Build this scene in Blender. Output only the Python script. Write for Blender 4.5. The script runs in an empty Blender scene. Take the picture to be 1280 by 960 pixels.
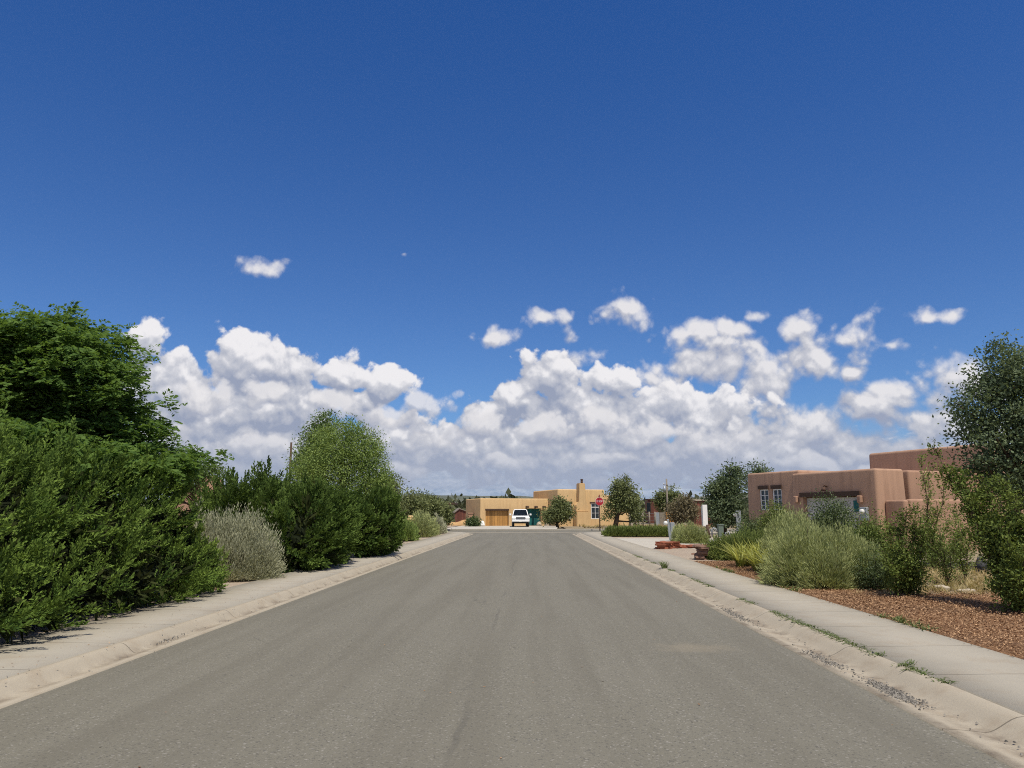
import bpy, bmesh, math, random
import numpy as np
from mathutils import Vector, Matrix

# ------------------------------------------------------------------ camera
sc = bpy.context.scene
R = math.radians
FPX = 950.0                         # focal length in pixels of a 1280 wide picture
PITCH = math.atan((641 - 480) / FPX)
YAW = math.atan(24 * math.cos(PITCH) / FPX)
EYE = 1.6
cam_d = bpy.data.cameras.new('camera')
cam_d.sensor_width = 36; cam_d.lens = 36 * FPX / 1280
cam_d.clip_start = 0.05; cam_d.clip_end = 60000
cam = bpy.data.objects.new('camera', cam_d)
cam.location = (0, 0, EYE); cam.rotation_euler = (math.pi / 2 + PITCH, 0, YAW)
sc.collection.objects.link(cam); sc.camera = cam

# ------------------------------------------------------------------ light
SUN_EL, SUN_AZ = R(64), R(25)       # azimuth measured from straight behind the camera towards the right
sun_dir = Vector((math.sin(SUN_AZ) * math.cos(SUN_EL), -math.cos(SUN_AZ) * math.cos(SUN_EL), math.sin(SUN_EL)))
sd = bpy.data.lights.new('sun', 'SUN'); sd.energy = 4.7; sd.angle = R(0.53); sd.color = (1, 0.925, 0.79)
sun = bpy.data.objects.new('sun', sd); sc.collection.objects.link(sun)
sun.rotation_euler = sun_dir.to_track_quat('Z', 'Y').to_euler()
sc.view_settings.view_transform = 'Standard'; sc.view_settings.look = 'None'
sc.view_settings.exposure = 0.0; sc.view_settings.gamma = 1.0; sc.view_settings.use_curve_mapping = False
sc.cycles.max_bounces = 6; sc.cycles.diffuse_bounces = 3; sc.cycles.transmission_bounces = 3
sc.cycles.transparent_max_bounces = 6; sc.cycles.volume_bounces = 0
sc.cycles.use_denoising = False; sc.cycles.pixel_filter_type = 'BLACKMAN_HARRIS'; sc.cycles.filter_width = 1.05
SKY_STRENGTH = 0.085

# ------------------------------------------------------------------ pixel <-> world helpers
CR = (Matrix.Rotation(YAW, 3, 'Z') @ Matrix.Rotation(math.pi / 2 + PITCH, 3, 'X'))
def ray(px, py):
    return (CR @ Vector((px - 640, -(py - 480), -FPX))).normalized()
def at(px, py, Y):
    d = ray(px, py); t = Y / d.y
    return Vector((d.x * t, Y, EYE + d.z * t))
def gp(px, py, z=0.1):
    d = ray(px, py); t = (z - EYE) / d.z
    return Vector((d.x * t, d.y * t, z))
def px_m(Y):                        # metres per (1280-wide) pixel at distance Y
    return Y / FPX

# ------------------------------------------------------------------ node helper
class NT:
    def __init__(self, tree): self.t = tree; self.n = tree.nodes; self.l = tree.links
    def new(self, typ, **kw):
        nd = self.n.new(typ)
        for k, v in kw.items(): setattr(nd, k, v)
        return nd
    def put(self, sock, v):
        if v is None: return
        if isinstance(v, bpy.types.NodeSocket): self.l.new(v, sock)
        else: sock.default_value = v
    def math(self, op, a, b=None, c=None, clamp=False):
        nd = self.new('ShaderNodeMath', operation=op); nd.use_clamp = clamp
        for i, v in enumerate((a, b, c)): self.put(nd.inputs[i], v)
        return nd.outputs[0]
    def vmath(self, op, a, b=None, c=None):
        nd = self.new('ShaderNodeVectorMath', operation=op)
        for i, v in enumerate((a, b, c)): self.put(nd.inputs[i], v)
        return nd.outputs['Value'] if op in ('DOT_PRODUCT', 'LENGTH', 'DISTANCE') else nd.outputs[0]
    def mix(self, f, a, b, blend='MIX'):
        nd = self.new('ShaderNodeMix', data_type='RGBA', blend_type=blend)
        self.put(nd.inputs[0], f); self.put(nd.inputs[6], a); self.put(nd.inputs[7], b)
        return nd.outputs[2]
    def ramp(self, v, lo, hi, a=0.0, b=1.0, smooth=True):
        nd = self.new('ShaderNodeMapRange', interpolation_type='SMOOTHSTEP' if smooth else 'LINEAR')
        nd.clamp = True
        for i, x in enumerate((v, lo, hi, a, b)): self.put(nd.inputs[i], x)
        return nd.outputs[0]
    def noise(self, vec, scale, detail=4, rough=0.5, dim='3D', dist=0.0, out=0):
        nd = self.new('ShaderNodeTexNoise', noise_dimensions=dim)
        self.put(nd.inputs['Vector'], vec); nd.inputs['Scale'].default_value = scale
        nd.inputs['Detail'].default_value = detail; nd.inputs['Roughness'].default_value = rough
        nd.inputs['Distortion'].default_value = dist
        return nd.outputs[out]
    def voro(self, vec, scale, detail=0, rough=0.5, dim='3D', feature='F1', out='Distance', rand=1.0):
        nd = self.new('ShaderNodeTexVoronoi', voronoi_dimensions=dim, feature=feature)
        self.put(nd.inputs['Vector'], vec); nd.inputs['Scale'].default_value = scale
        if 'Detail' in nd.inputs: nd.inputs['Detail'].default_value = detail
        if 'Roughness' in nd.inputs: nd.inputs['Roughness'].default_value = rough
        nd.inputs['Randomness'].default_value = rand
        return nd.outputs[out]

# ------------------------------------------------------------------ sky with cumulus
def sky_uv(px, py):                 # direction -> (azimuth, elevation), unit = 0.1 rad
    d = ray(px, py)
    return (10 * math.atan2(d.x, d.y), 10 * math.asin(d.z))
def blob_group(name, blobs, fbm_amp, bil_amp, seed, stretch=1.0):
    g = bpy.data.node_groups.new(name, 'ShaderNodeTree')
    g.interface.new_socket('Vector', in_out='INPUT', socket_type='NodeSocketVector')
    g.interface.new_socket('H', in_out='OUTPUT', socket_type='NodeSocketFloat')
    N = NT(g)
    gi = N.new('NodeGroupInput').outputs[0]
    sh = N.vmath('ADD', gi, (seed, seed * 1.7, 0))
    sh = N.vmath('MULTIPLY', sh, (1 / stretch, 1, 1))
    vr = N.new('ShaderNodeVectorRotate', rotation_type='Z_AXIS'); N.l.new(sh, vr.inputs['Vector']); vr.inputs['Angle'].default_value = 0.62; sh = vr.outputs[0]
    wv = N.noise(sh, 1.3, 2, 0.5, '2D', out=1)
    wv = N.vmath('SUBTRACT', wv, (0.5, 0.5, 0.5))
    p = N.vmath('MULTIPLY_ADD', wv, (0.30, 0.24, 0), gi)
    acc = None
    for (px, py, rx, ry, *bias) in blobs:
        u, v = sky_uv(px, py)
        sx, sy = FPX / rx / 10, FPX / ry / 10
        q = N.vmath('MULTIPLY_ADD', p, (sx, sy, 0), (-u * sx, -v * sy, 0))
        r = N.vmath('LENGTH', q)
        if bias: r = N.math('ADD', r, bias[0])
        if acc is None: acc = r
        else:
            acc = N.math('SMOOTH_MIN', acc, r, 0.12)
    C = N.math('SUBTRACT', 1.19, acc)
    C = N.math('MINIMUM', C, 0.95)
    ps = N.vmath('MULTIPLY_ADD', wv, (0.16, 0.16, 0), sh)
    f = N.noise(ps, 2.1, 8, 0.60, '2D')
    b = N.voro(ps, 2.6, 1.8, 0.55, '2D')
    bt = N.math('MULTIPLY_ADD', N.math('SUBTRACT', 0.42, b), bil_amp, C)
    out = N.math('MULTIPLY_ADD', N.math('SUBTRACT', f, 0.5), fbm_amp, bt)
    go = N.new('NodeGroupOutput'); N.l.new(out, go.inputs[0])
    return g

CUMULUS_B = [  # the broad bank to the right and the separate puffs: px, py, rx, ry (, thinness)
    (895, 456, 98, 38), (868, 414, 42, 20), (915, 412, 34, 17), (997, 410, 28, 28), (1020, 456, 70, 42, 0.1), (830, 476, 46, 24), (965, 474, 70, 40, 0.05),
    (722, 446, 34, 18, 0.2), (1190, 462, 38, 24), (1140, 494, 66, 32), (1085, 514, 76, 38), (1010, 542, 96, 44), (1150, 530, 84, 34), (945, 545, 80, 50), (1090, 560, 140, 34),
    (1072, 465, 24, 13, 0.1), (1150, 565, 90, 20), (1215, 488, 46, 26), (1230, 580, 90, 24),
    (322, 336, 44, 24, 0.30), (502, 316, 20, 14, 0.75), (618, 420, 50, 20, 0.24), (682, 397, 46, 24, 0.38), (712, 424, 28, 24, 0.5), (778, 390, 56, 29, 0.2),
    (1167, 397, 52, 18, 0.34), (1080, 398, 42, 22, 0.42), (1108, 427, 32, 16, 0.42), (940, 395, 34, 17, 0.36), (650, 437, 24, 15, 0.62), (1050, 425, 60, 34, 0.35), (1200, 535, 90, 30, 0.1), (740, 440, 44, 22, 0.5)]
CUMULUS = [  # the bank that stands against the blue
    (180, 424, 25, 24), (205, 482, 66, 42), (305, 452, 46, 46), (355, 458, 50, 34), (425, 466, 54, 30), (478, 474, 40, 23),
    (320, 512, 150, 60), (230, 525, 100, 60), (420, 500, 60, 24), (330, 570, 210, 62), (560, 556, 140, 46), (620, 520, 40, 24),
    (690, 476, 48, 42), (645, 498, 48, 34), (757, 480, 46, 28), (720, 516, 124, 50), (840, 520, 116, 48), (720, 565, 250, 50), (890, 565, 150, 44)]
CUMULUS_C = [  # smaller heads in front of it
    (425, 505, 46, 20), (330, 492, 30, 24), (255, 500, 40, 26), (545, 507, 44, 21), (498, 526, 40, 20), (600, 534, 44, 22), (520, 552, 60, 18), (680, 540, 52, 26), (748, 528, 44, 24), (820, 545, 60, 24),
    (300, 560, 70, 22), (210, 545, 44, 22), (410, 555, 50, 20), (905, 556, 60, 20), (640, 575, 80, 16), (1000, 578, 70, 14), (1120, 585, 60, 12), (760, 580, 80, 14), (500, 590, 60, 12), (240, 590, 70, 14)]

world = bpy.data.worlds.new('World'); sc.world = world; world.use_nodes = True
N = NT(world.node_tree); N.n.clear()
sky = N.new('ShaderNodeTexSky', sky_type='NISHITA'); sky.sun_disc = False
sky.sun_elevation = SUN_EL; sky.sun_rotation = math.pi - SUN_AZ; sky.altitude = 2100
sky.air_density = 1.35; sky.dust_density = 0.1; sky.ozone_density = 4.0
dirv = N.new('ShaderNodeTexCoord').outputs['Generated']
sep = N.new('ShaderNodeSeparateXYZ'); N.l.new(dirv, sep.inputs[0])
az = N.math('MULTIPLY', N.math('ARCTAN2', sep.outputs[0], sep.outputs[1]), 10)
el = N.math('MULTIPLY', N.math('ARCSINE', sep.outputs[2]), 10)
cmb = N.new('ShaderNodeCombineXYZ'); N.l.new(az, cmb.inputs[0]); N.l.new(el, cmb.inputs[1])
uv = cmb.outputs[0]
K = 1 / SKY_STRENGTH
def kc(r, g, b): return (r * K, g * K, b * K, 1)
def cloud_layer(col, blobs, name, seed, fbm, bil, lo, hi, opac, bright, mid, dark, gain=1.0):
    g = blob_group(name, blobs, fbm, bil, seed)
    def H(off):
        nd = N.new('ShaderNodeGroup'); nd.node_tree = g
        N.put(nd.inputs[0], N.vmath('ADD', uv, off) if off else uv)
        return nd.outputs[0]
    h0 = H(None); h1 = H((0.02, 0.07, 0)); h2 = H((0.07, 0.30, 0))
    a = N.math('MULTIPLY', N.ramp(h0, lo, hi), opac)
    cl = lambda h: N.math('MINIMUM', h, 1.25)
    s1 = N.math('MULTIPLY', N.math('SUBTRACT', cl(h0), cl(h1)), 0.85 * gain)
    s2 = N.math('MULTIPLY', N.math('SUBTRACT', cl(h0), cl(h2)), 0.50 * gain)
    s = N.math('ADD', N.math('ADD', s1, s2), N.ramp(el, 0.5, 2.1, 0.16, 0.44, smooth=False))
    s = N.math('ADD', s, N.math('MULTIPLY', N.math('SUBTRACT', N.noise(uv, 0.9, 2, 0.5, '2D'), 0.5), 0.45))
    c = N.mix(N.ramp(s, 0.0, 0.45, smooth=False), dark, mid)
    c = N.mix(N.ramp(s, 0.42, 1.02), c, bright)
    return N.mix(a, col, c)
gam = N.new('ShaderNodeHueSaturation'); gam.inputs['Saturation'].default_value = 1.08; gam.inputs['Value'].default_value = 1.2
N.l.new(sky.outputs[0], gam.inputs['Color']); clear = N.mix(1.0, gam.outputs[0], N.mix(N.ramp(el, 1.5, 7.0), (0.50, 0.68, 0.97, 1), (0.30, 0.61, 1.02, 1)), 'MULTIPLY')
clear = N.mix(N.ramp(el, -0.02, 1.2, 0.7, 0.0), clear, kc(0.27, 0.38, 0.58))
# far stratocumulus that lies all round along the horizon
vec = N.vmath('MULTIPLY', uv, (2.2, 5.5, 1))
b0 = N.noise(vec, 1.7, 8, 0.68)
b1 = N.noise(N.vmath('ADD', vec, (0.06, 0.20, 0)), 1.7, 6, 0.68)
ba = N.math('MULTIPLY', N.ramp(N.math('ADD', b0, N.ramp(el, 0.55, 1.25, 0.42, -0.30, smooth=False)), 0.50, 0.78), 0.85)
bs = N.math('MULTIPLY_ADD', N.math('SUBTRACT', b0, b1), 3.2, 0.42)
bc = N.mix(N.ramp(bs, 0.0, 1.0, smooth=False), kc(0.30, 0.37, 0.51), kc(0.74, 0.76, 0.82))
bc = N.mix(N.ramp(el, 0.08, 0.5, 0.75, 0.0), bc, kc(0.34, 0.44, 0.60))
col = N.mix(ba, clear, bc)
banded = col
col = cloud_layer(col, CUMULUS_B, 'cumulus_small', 11.3, 1.35, 0.66, 0.0, 0.66, 0.95, kc(0.83, 0.81, 0.82), kc(0.54, 0.55, 0.61), kc(0.34, 0.375, 0.49))
col = cloud_layer(col, CUMULUS, 'cumulus', 3.1, 1.2, 0.60, 0.03, 0.24, 0.97, kc(0.90, 0.88, 0.89), kc(0.53, 0.545, 0.61), kc(0.32, 0.36, 0.475))
col = cloud_layer(col, CUMULUS_C, 'cumulus_front', 7.7, 1.3, 0.60, 0.05, 0.50, 0.80, kc(0.84, 0.82, 0.83), kc(0.55, 0.56, 0.62), kc(0.35, 0.385, 0.495))
col = N.mix(N.ramp(el, 0.35, 1.15, 0.60, 0.0), col, kc(0.39, 0.45, 0.58))
def background(c):
    bg = N.new('ShaderNodeBackground'); N.l.new(c, bg.inputs[0]); bg.inputs[1].default_value = SKY_STRENGTH
    return bg.outputs[0]
def mixsh(f, a, b):
    m = N.new('ShaderNodeMixShader'); N.put(m.inputs[0], f); N.l.new(a, m.inputs[1]); N.l.new(b, m.inputs[2]); return m.outputs[0]
def inside(v, lo, hi): return N.math('MULTIPLY', N.math('GREATER_THAN', v, lo), N.math('LESS_THAN', v, hi))
sh = mixsh(inside(el, -0.1, 1.6), background(clear), background(banded))       # the clouds are only worked out where they are
sh = mixsh(N.math('MULTIPLY', inside(el, 0.3, 3.7), inside(az, -6.5, 7.5)), sh, background(col))
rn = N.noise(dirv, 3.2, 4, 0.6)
rc = N.mix(N.math('MULTIPLY', N.ramp(rn, 0.44, 0.62), N.ramp(el, 0.2, 1.2)), clear, kc(0.66, 0.64, 0.63))  # extra clouds outside the view, added to raise and neutralise the fill light
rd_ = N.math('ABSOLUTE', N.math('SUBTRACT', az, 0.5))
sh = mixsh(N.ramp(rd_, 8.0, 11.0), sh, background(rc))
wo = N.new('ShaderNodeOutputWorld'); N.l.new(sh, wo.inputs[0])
world.cycles.sampling_method = 'MANUAL'; world.cycles.sample_map_resolution = 256

# ------------------------------------------------------------------ object helpers
COL = sc.collection
rng = np.random.default_rng(7)
random.seed(7)
def tag(o, label=None, cat=None, group=None, kind=None):
    if label: o['label'] = label
    if cat: o['category'] = cat
    if group: o['group'] = group
    if kind: o['kind'] = kind
    return o
def thing(name, label, cat, loc=(0, 0, 0), rz=0.0, group=None):
    o = bpy.data.objects.new(name, None); o.empty_display_size = 0.2
    o.location = loc; o.rotation_euler = (0, 0, rz); COL.objects.link(o)
    return tag(o, label, cat, group)
def link_mesh(name, me, mat, parent=None):
    o = bpy.data.objects.new(name, me); COL.objects.link(o)
    if mat is not None:
        for m in (mat if isinstance(mat, (list, tuple)) else [mat]): me.materials.append(m)
    if parent: o.parent = parent
    return o
def from_bm(name, bm, mat, parent=None, smooth=False):
    me = bpy.data.meshes.new(name)
    bmesh.ops.recalc_face_normals(bm, faces=bm.faces[:])
    bm.to_mesh(me); bm.free()
    if smooth: me.shade_smooth()
    return link_mesh(name, me, mat, parent)
def np_mesh(name, V, Fq, mat, parent=None, tint=None, smooth=False):
    """V (n,3); Fq (m,k) equal sized polygons; tint (m,) one value per face"""
    me = bpy.data.meshes.new(name)
    V = np.asarray(V, dtype=np.float32); Fq = np.asarray(Fq, dtype=np.int32)
    m, k = Fq.shape
    me.vertices.add(len(V)); me.vertices.foreach_set('co', V.ravel())
    me.loops.add(m * k); me.loops.foreach_set('vertex_index', Fq.ravel())
    me.polygons.add(m)
    me.polygons.foreach_set('loop_start', np.arange(0, m * k, k, dtype=np.int32))
    try: me.polygons.foreach_set('loop_total', np.full(m, k, dtype=np.int32))
    except Exception: pass
    if tint is not None:
        a = me.attributes.new('tint', 'FLOAT', 'FACE'); a.data.foreach_set('value', np.asarray(tint, dtype=np.float32))
    if smooth: me.polygons.foreach_set('use_smooth', np.ones(m, dtype=bool))
    me.update(calc_edges=True)
    return link_mesh(name, me, mat, parent)
def nrm(a): return a / (np.linalg.norm(a, axis=-1, keepdims=True) + 1e-9)

def add_box(bm, c, s, rz=0.0, bevel=0.0, rot=None, seg=2):
    r = bmesh.ops.create_cube(bm, size=1.0)
    M = Matrix.Translation(c) @ (rot.to_4x4() if rot is not None else Matrix.Rotation(rz, 4, 'Z')) @ Matrix.Diagonal((s[0], s[1], s[2], 1))
    bmesh.ops.transform(bm, matrix=M, verts=r['verts'])
    if bevel:
        es = list({e for v in r['verts'] for e in v.link_edges})
        bmesh.ops.bevel(bm, geom=es, offset=bevel, segments=seg, profile=0.5, affect='EDGES')
    return r
def add_tube(bm, pts, rad, n=8, cap=True):
    pts = [Vector(p) for p in pts]
    rad = rad if isinstance(rad, (list, tuple)) else [rad] * len(pts)
    rings = []
    up = Vector((0.13, 0.91, 0.37)).normalized()
    for i, p in enumerate(pts):
        d = (pts[min(i + 1, len(pts) - 1)] - pts[max(i - 1, 0)]).normalized()
        a = d.cross(up)
        if a.length < 0.05: a = d.cross(Vector((1, 0, 0)))
        a.normalize(); b = d.cross(a).normalized()
        rings.append([bm.verts.new(p + (a * math.cos(t) + b * math.sin(t)) * rad[i]) for t in [2 * math.pi * j / n for j in range(n)]])
    for r0, r1 in zip(rings, rings[1:]):
        for j in range(n): bm.faces.new((r0[j], r0[(j + 1) % n], r1[(j + 1) % n], r1[j]))
    if cap:
        bm.faces.new(rings[0][::-1]); bm.faces.new(rings[-1])
def add_prism(bm, outline, y0, y1, axis='y'):
    """outline in (x,z) extruded along y"""
    A = [bm.verts.new((x, y0, z)) for x, z in outline]; B = [bm.verts.new((x, y1, z)) for x, z in outline]
    n = len(outline)
    bm.faces.new(A); bm.faces.new(B[::-1])
    for i in range(n): bm.faces.new((A[i], B[i], B[(i + 1) % n], A[(i + 1) % n]))
def box_ob(name, c, s, mat, parent=None, bevel=0.0, rz=0.0, seg=2):
    bm = bmesh.new(); add_box(bm, c, s, rz, bevel, seg=seg)
    return from_bm(name, bm, mat, parent)
def tube_ob(name, pts, rad, mat, parent=None, n=8):
    bm = bmesh.new(); add_tube(bm, pts, rad, n)
    return from_bm(name, bm, mat, parent, smooth=True)

# ------------------------------------------------------------------ materials
def mat_base(name, rough=0.8, spec=0.3):
    m = bpy.data.materials.new(name); m.use_nodes = True
    Nn = NT(m.node_tree); p = Nn.n['Principled BSDF']
    p.inputs['Roughness'].default_value = rough
    p.inputs['Specular IOR Level'].default_value = spec
    return m, Nn, p
def plain(name, c, rough=0.6, spec=0.4, metal=0.0, var=0.06, scale=6.0):
    m, Nn, p = mat_base(name, rough, spec); p.inputs['Metallic'].default_value = metal
    co = Nn.new('ShaderNodeTexCoord').outputs['Object']
    n = Nn.noise(co, scale, 5, 0.6)
    c0 = tuple(max(0, x * (1 - var * 3)) for x in c) + (1,); c1 = tuple(x * (1 + var * 3) for x in c) + (1,)
    Nn.l.new(Nn.mix(n, c0, c1), p.inputs['Base Color'])
    return m
def leafy(name, c0, c1, c2=None, trans=0.3, rough=0.55, clump=1.2, spec=0.3):
    """foliage: each leaf has its own tone between c0 and c1, whole clumps drift towards c2"""
    m, Nn, p = mat_base(name, rough, spec)
    at_ = Nn.new('ShaderNodeAttribute'); at_.attribute_name = 'tint'
    co = Nn.new('ShaderNodeTexCoord').outputs['Object']
    n = Nn.noise(co, clump, 3, 0.6)
    c = Nn.mix(at_.outputs['Fac'], c0 + (1,), c1 + (1,))
    if c2: c = Nn.mix(Nn.ramp(n, 0.45, 0.72, 0, 0.8), c, c2 + (1,))
    Nn.l.new(c, p.inputs['Base Color'])
    tr = Nn.new('ShaderNodeBsdfTranslucent')
    Nn.l.new(Nn.mix(0.5, c, (c1[0] * 1.5, c1[1] * 1.5, c1[2] * 0.7, 1)), tr.inputs['Color'])
    mx = Nn.new('ShaderNodeMixShader'); mx.inputs[0].default_value = trans
    Nn.l.new(p.outputs[0], mx.inputs[1]); Nn.l.new(tr.outputs[0], mx.inputs[2])
    Nn.l.new(mx.outputs[0], Nn.n['Material Output'].inputs[0])
    return m
def bump(Nn, p, h, strength=0.4, dist=0.02):
    b = Nn.new('ShaderNodeBump'); b.inputs['Strength'].default_value = strength; b.inputs['Distance'].default_value = dist
    Nn.l.new(h, b.inputs['Height']); Nn.l.new(b.outputs[0], p.inputs['Normal'])
def world_pos(Nn): return Nn.new('ShaderNodeNewGeometry').outputs['Position']

# asphalt -------------------------------------------------------------
def make_asphalt():
    m, Nn, p = mat_base('asphalt', 0.85, 0.25)
    co = world_pos(Nn)
    fine = Nn.noise(co, 95, 4, 0.8)
    grit = Nn.voro(co, 70, 0, 0.5, out='Color')
    gsep = Nn.new('ShaderNodeSeparateColor'); Nn.l.new(grit, gsep.inputs[0])
    big = Nn.noise(co, 0.35, 5, 0.6)
    lng = Nn.noise(Nn.vmath('MULTIPLY', co, (1.3, 0.06, 1)), 1.5, 4, 0.6)
    c = Nn.mix(fine, (0.088, 0.083, 0.068, 1), (0.256, 0.241, 0.190, 1))
    c = Nn.mix(Nn.ramp(gsep.outputs[0], 0.90, 0.99, 0, 0.5), c, (0.36, 0.34, 0.31, 1))
    c = Nn.mix(Nn.ramp(gsep.outputs[1], 0.84, 0.97, 0, 0.55), c, (0.06, 0.058, 0.055, 1))
    c = Nn.mix(Nn.ramp(big, 0.35, 0.7, 0.0, 0.32), c, (0.19, 0.178, 0.145, 1))
    c = Nn.mix(Nn.ramp(lng, 0.40, 0.66, 0.0, 0.40), c, (0.125, 0.115, 0.09, 1))
    # a long joint in the paving and hairline cracks
    sx = Nn.new('ShaderNodeSeparateXYZ'); Nn.l.new(co, sx.inputs[0])
    wob = Nn.noise(co, 0.9, 3, 0.6)
    xj = Nn.math('ABSOLUTE', Nn.math('ADD', Nn.math('SUBTRACT', sx.outputs[0], -0.55), Nn.math('MULTIPLY', Nn.math('SUBTRACT', wob, 0.5), 0.22)))
    j = Nn.math('MULTIPLY', Nn.ramp(xj, 0.012, 0.035, 1, 0), Nn.ramp(Nn.noise(co, 0.3, 2), 0.42, 0.6))
    c = Nn.mix(Nn.math('MULTIPLY', j, 0.25), c, (0.06, 0.058, 0.055, 1))
    cr = Nn.voro(Nn.vmath('ADD', co, Nn.vmath('MULTIPLY', Nn.noise(co, 1.5, 3, out=1), (0.7, 0.7, 0))), 0.22, feature='DISTANCE_TO_EDGE')
    crm = Nn.math('MULTIPLY', Nn.ramp(cr, 0.0008, 0.0032, 1, 0), Nn.ramp(Nn.noise(co, 0.25, 2), 0.52, 0.62, 0, 0.3))
    c = Nn.mix(crm, c, (0.05, 0.05, 0.048, 1))
    # washed-out sand on the lane
    d = Nn.vmath('MULTIPLY', Nn.vmath('SUBTRACT', co, (1.95, 9.6, 0)), (1.6, 2.6, 0))
    sp = Nn.math('ADD', Nn.vmath('LENGTH', d), Nn.math('MULTIPLY', Nn.math('SUBTRACT', Nn.noise(co, 4, 4), 0.5), 1.4))
    c = Nn.mix(Nn.ramp(sp, 0.1, 1.1, 0.17, 0), c, (0.42, 0.34, 0.23, 1))
    Nn.l.new(c, p.inputs['Base Color'])
    bump(Nn, p, Nn.math('ADD', fine, Nn.math('MULTIPLY', gsep.outputs[2], 0.5)), 0.5, 0.006)
    return m
def make_concrete(name, base, joint=None, stain=(0.30, 0.24, 0.17), warm=0.35, flow=None):
    m, Nn, p = mat_base(name, 0.9, 0.2)
    co = world_pos(Nn)
    fine = Nn.noise(co, 60, 4, 0.7); mid = Nn.noise(co, 3.5, 6, 0.65); big = Nn.noise(co, 0.6, 4, 0.6)
    b = base
    c = Nn.mix(fine, tuple(x * 0.86 for x in b) + (1,), tuple(x * 1.12 for x in b) + (1,))
    c = Nn.mix(Nn.ramp(mid, 0.45, 0.75, 0, warm), c, stain + (1,))
    c = Nn.mix(Nn.ramp(big, 0.4, 0.7, 0, 0.3), c, tuple(x * 0.72 for x in b) + (1,))
    pits = Nn.voro(co, 26)
    c = Nn.mix(Nn.ramp(pits, 0.05, 0.13, 0.35, 0), c, tuple(x * 0.45 for x in b) + (1,))
    h = Nn.math('ADD', fine, mid)
    if joint:
        sx = Nn.new('ShaderNodeSeparateXYZ'); Nn.l.new(co, sx.inputs[0])
        wob = Nn.math('MULTIPLY', Nn.math('SUBTRACT', Nn.noise(co, 2.0, 2), 0.5), 0.03)
        y = Nn.math('FRACT', Nn.math('DIVIDE', Nn.math('ADD', sx.outputs[1], wob), joint))
        e = Nn.math('MULTIPLY', Nn.math('MINIMUM', y, Nn.math('SUBTRACT', 1, y)), joint)
        jm = Nn.ramp(e, 0.004, 0.012, 1, 0)
        c = Nn.mix(Nn.math('MULTIPLY', jm, 0.7), c, (0.10, 0.085, 0.065, 1))
        h = Nn.math('SUBTRACT', h, Nn.math('MULTIPLY', jm, 2))
    if flow:
        sx = Nn.new('ShaderNodeSeparateXYZ'); Nn.l.new(co, sx.inputs[0])
        wb = Nn.math('MULTIPLY', Nn.math('SUBTRACT', Nn.noise(co, 1.1, 5, 0.65), 0.5), 0.13)
        dm = None
        for fx, w in flow:
            d = Nn.math('ABSOLUTE', Nn.math('ADD', Nn.math('SUBTRACT', sx.outputs[0], fx), wb))
            e = Nn.ramp(d, w * 0.2, w, 1, 0); dm = e if dm is None else Nn.math('MAXIMUM', dm, e)
        dm = Nn.math('MULTIPLY', dm, Nn.ramp(Nn.noise(co, 2.3, 6, 0.7), 0.38, 0.68))
        c = Nn.mix(Nn.math('MULTIPLY', dm, 0.75), c, (0.135, 0.105, 0.078, 1))
        cr = Nn.voro(Nn.vmath('ADD', co, Nn.vmath('MULTIPLY', Nn.noise(co, 2.5, 3, out=1), (0.4, 0.4, 0.4))), 0.55, feature='DISTANCE_TO_EDGE')
        c = Nn.mix(Nn.math('MULTIPLY', Nn.ramp(cr, 0.001, 0.005, 1, 0), Nn.ramp(Nn.noise(co, 0.5, 2), 0.56, 0.62, 0, 0.6)), c, (0.11, 0.09, 0.07, 1))
    Nn.l.new(c, p.inputs['Base Color']); bump(Nn, p, h, 0.3, 0.01)
    return m
def make_dirt(name, a, b, c_, s=1.0):
    m, Nn, p = mat_base(name, 0.95, 0.1)
    co = world_pos(Nn)
    n1 = Nn.noise(co, 0.25 * s, 6, 0.65); n2 = Nn.noise(co, 5 * s, 6, 0.7); n3 = Nn.voro(co, 22 * s, out='Color')
    sp = Nn.new('ShaderNodeSeparateColor'); Nn.l.new(n3, sp.inputs[0])
    c = Nn.mix(n2, a + (1,), b + (1,))
    c = Nn.mix(Nn.ramp(n1, 0.45, 0.65), c, c_ + (1,))
    c = Nn.mix(Nn.ramp(sp.outputs[0], 0.8, 1, 0, 0.5), c, tuple(x * 1.5 for x in b) + (1,))
    Nn.l.new(c, p.inputs['Base Color']); bump(Nn, p, Nn.math('ADD', n2, sp.outputs[0]), 0.6, 0.03)
    return m
def make_stucco(name, base, streak=(0.2, 0.13, 0.09)):
    m, Nn, p = mat_base(name, 0.92, 0.15)
    co = Nn.new('ShaderNodeTexCoord').outputs['Object']
    big = Nn.noise(co, 0.7, 5, 0.6); fine = Nn.noise(co, 28, 5, 0.7)
    st = Nn.noise(Nn.vmath('MULTIPLY', co, (3, 3, 0.25)), 1.2, 5, 0.6)
    c = Nn.mix(big, tuple(x * 0.78 for x in base) + (1,), tuple(x * 1.2 for x in base) + (1,))
    c = Nn.mix(Nn.ramp(st, 0.45, 0.72, 0, 0.65), c, streak + (1,))
    c = Nn.mix(Nn.ramp(fine, 0.3, 0.7, 0.0, 0.25), c, tuple(x * 1.25 for x in base) + (1,))
    Nn.l.new(c, p.inputs['Base Color']); bump(Nn, p, Nn.math('ADD', fine, Nn.math('MULTIPLY', big, 2)), 0.35, 0.02)
    return m
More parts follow.
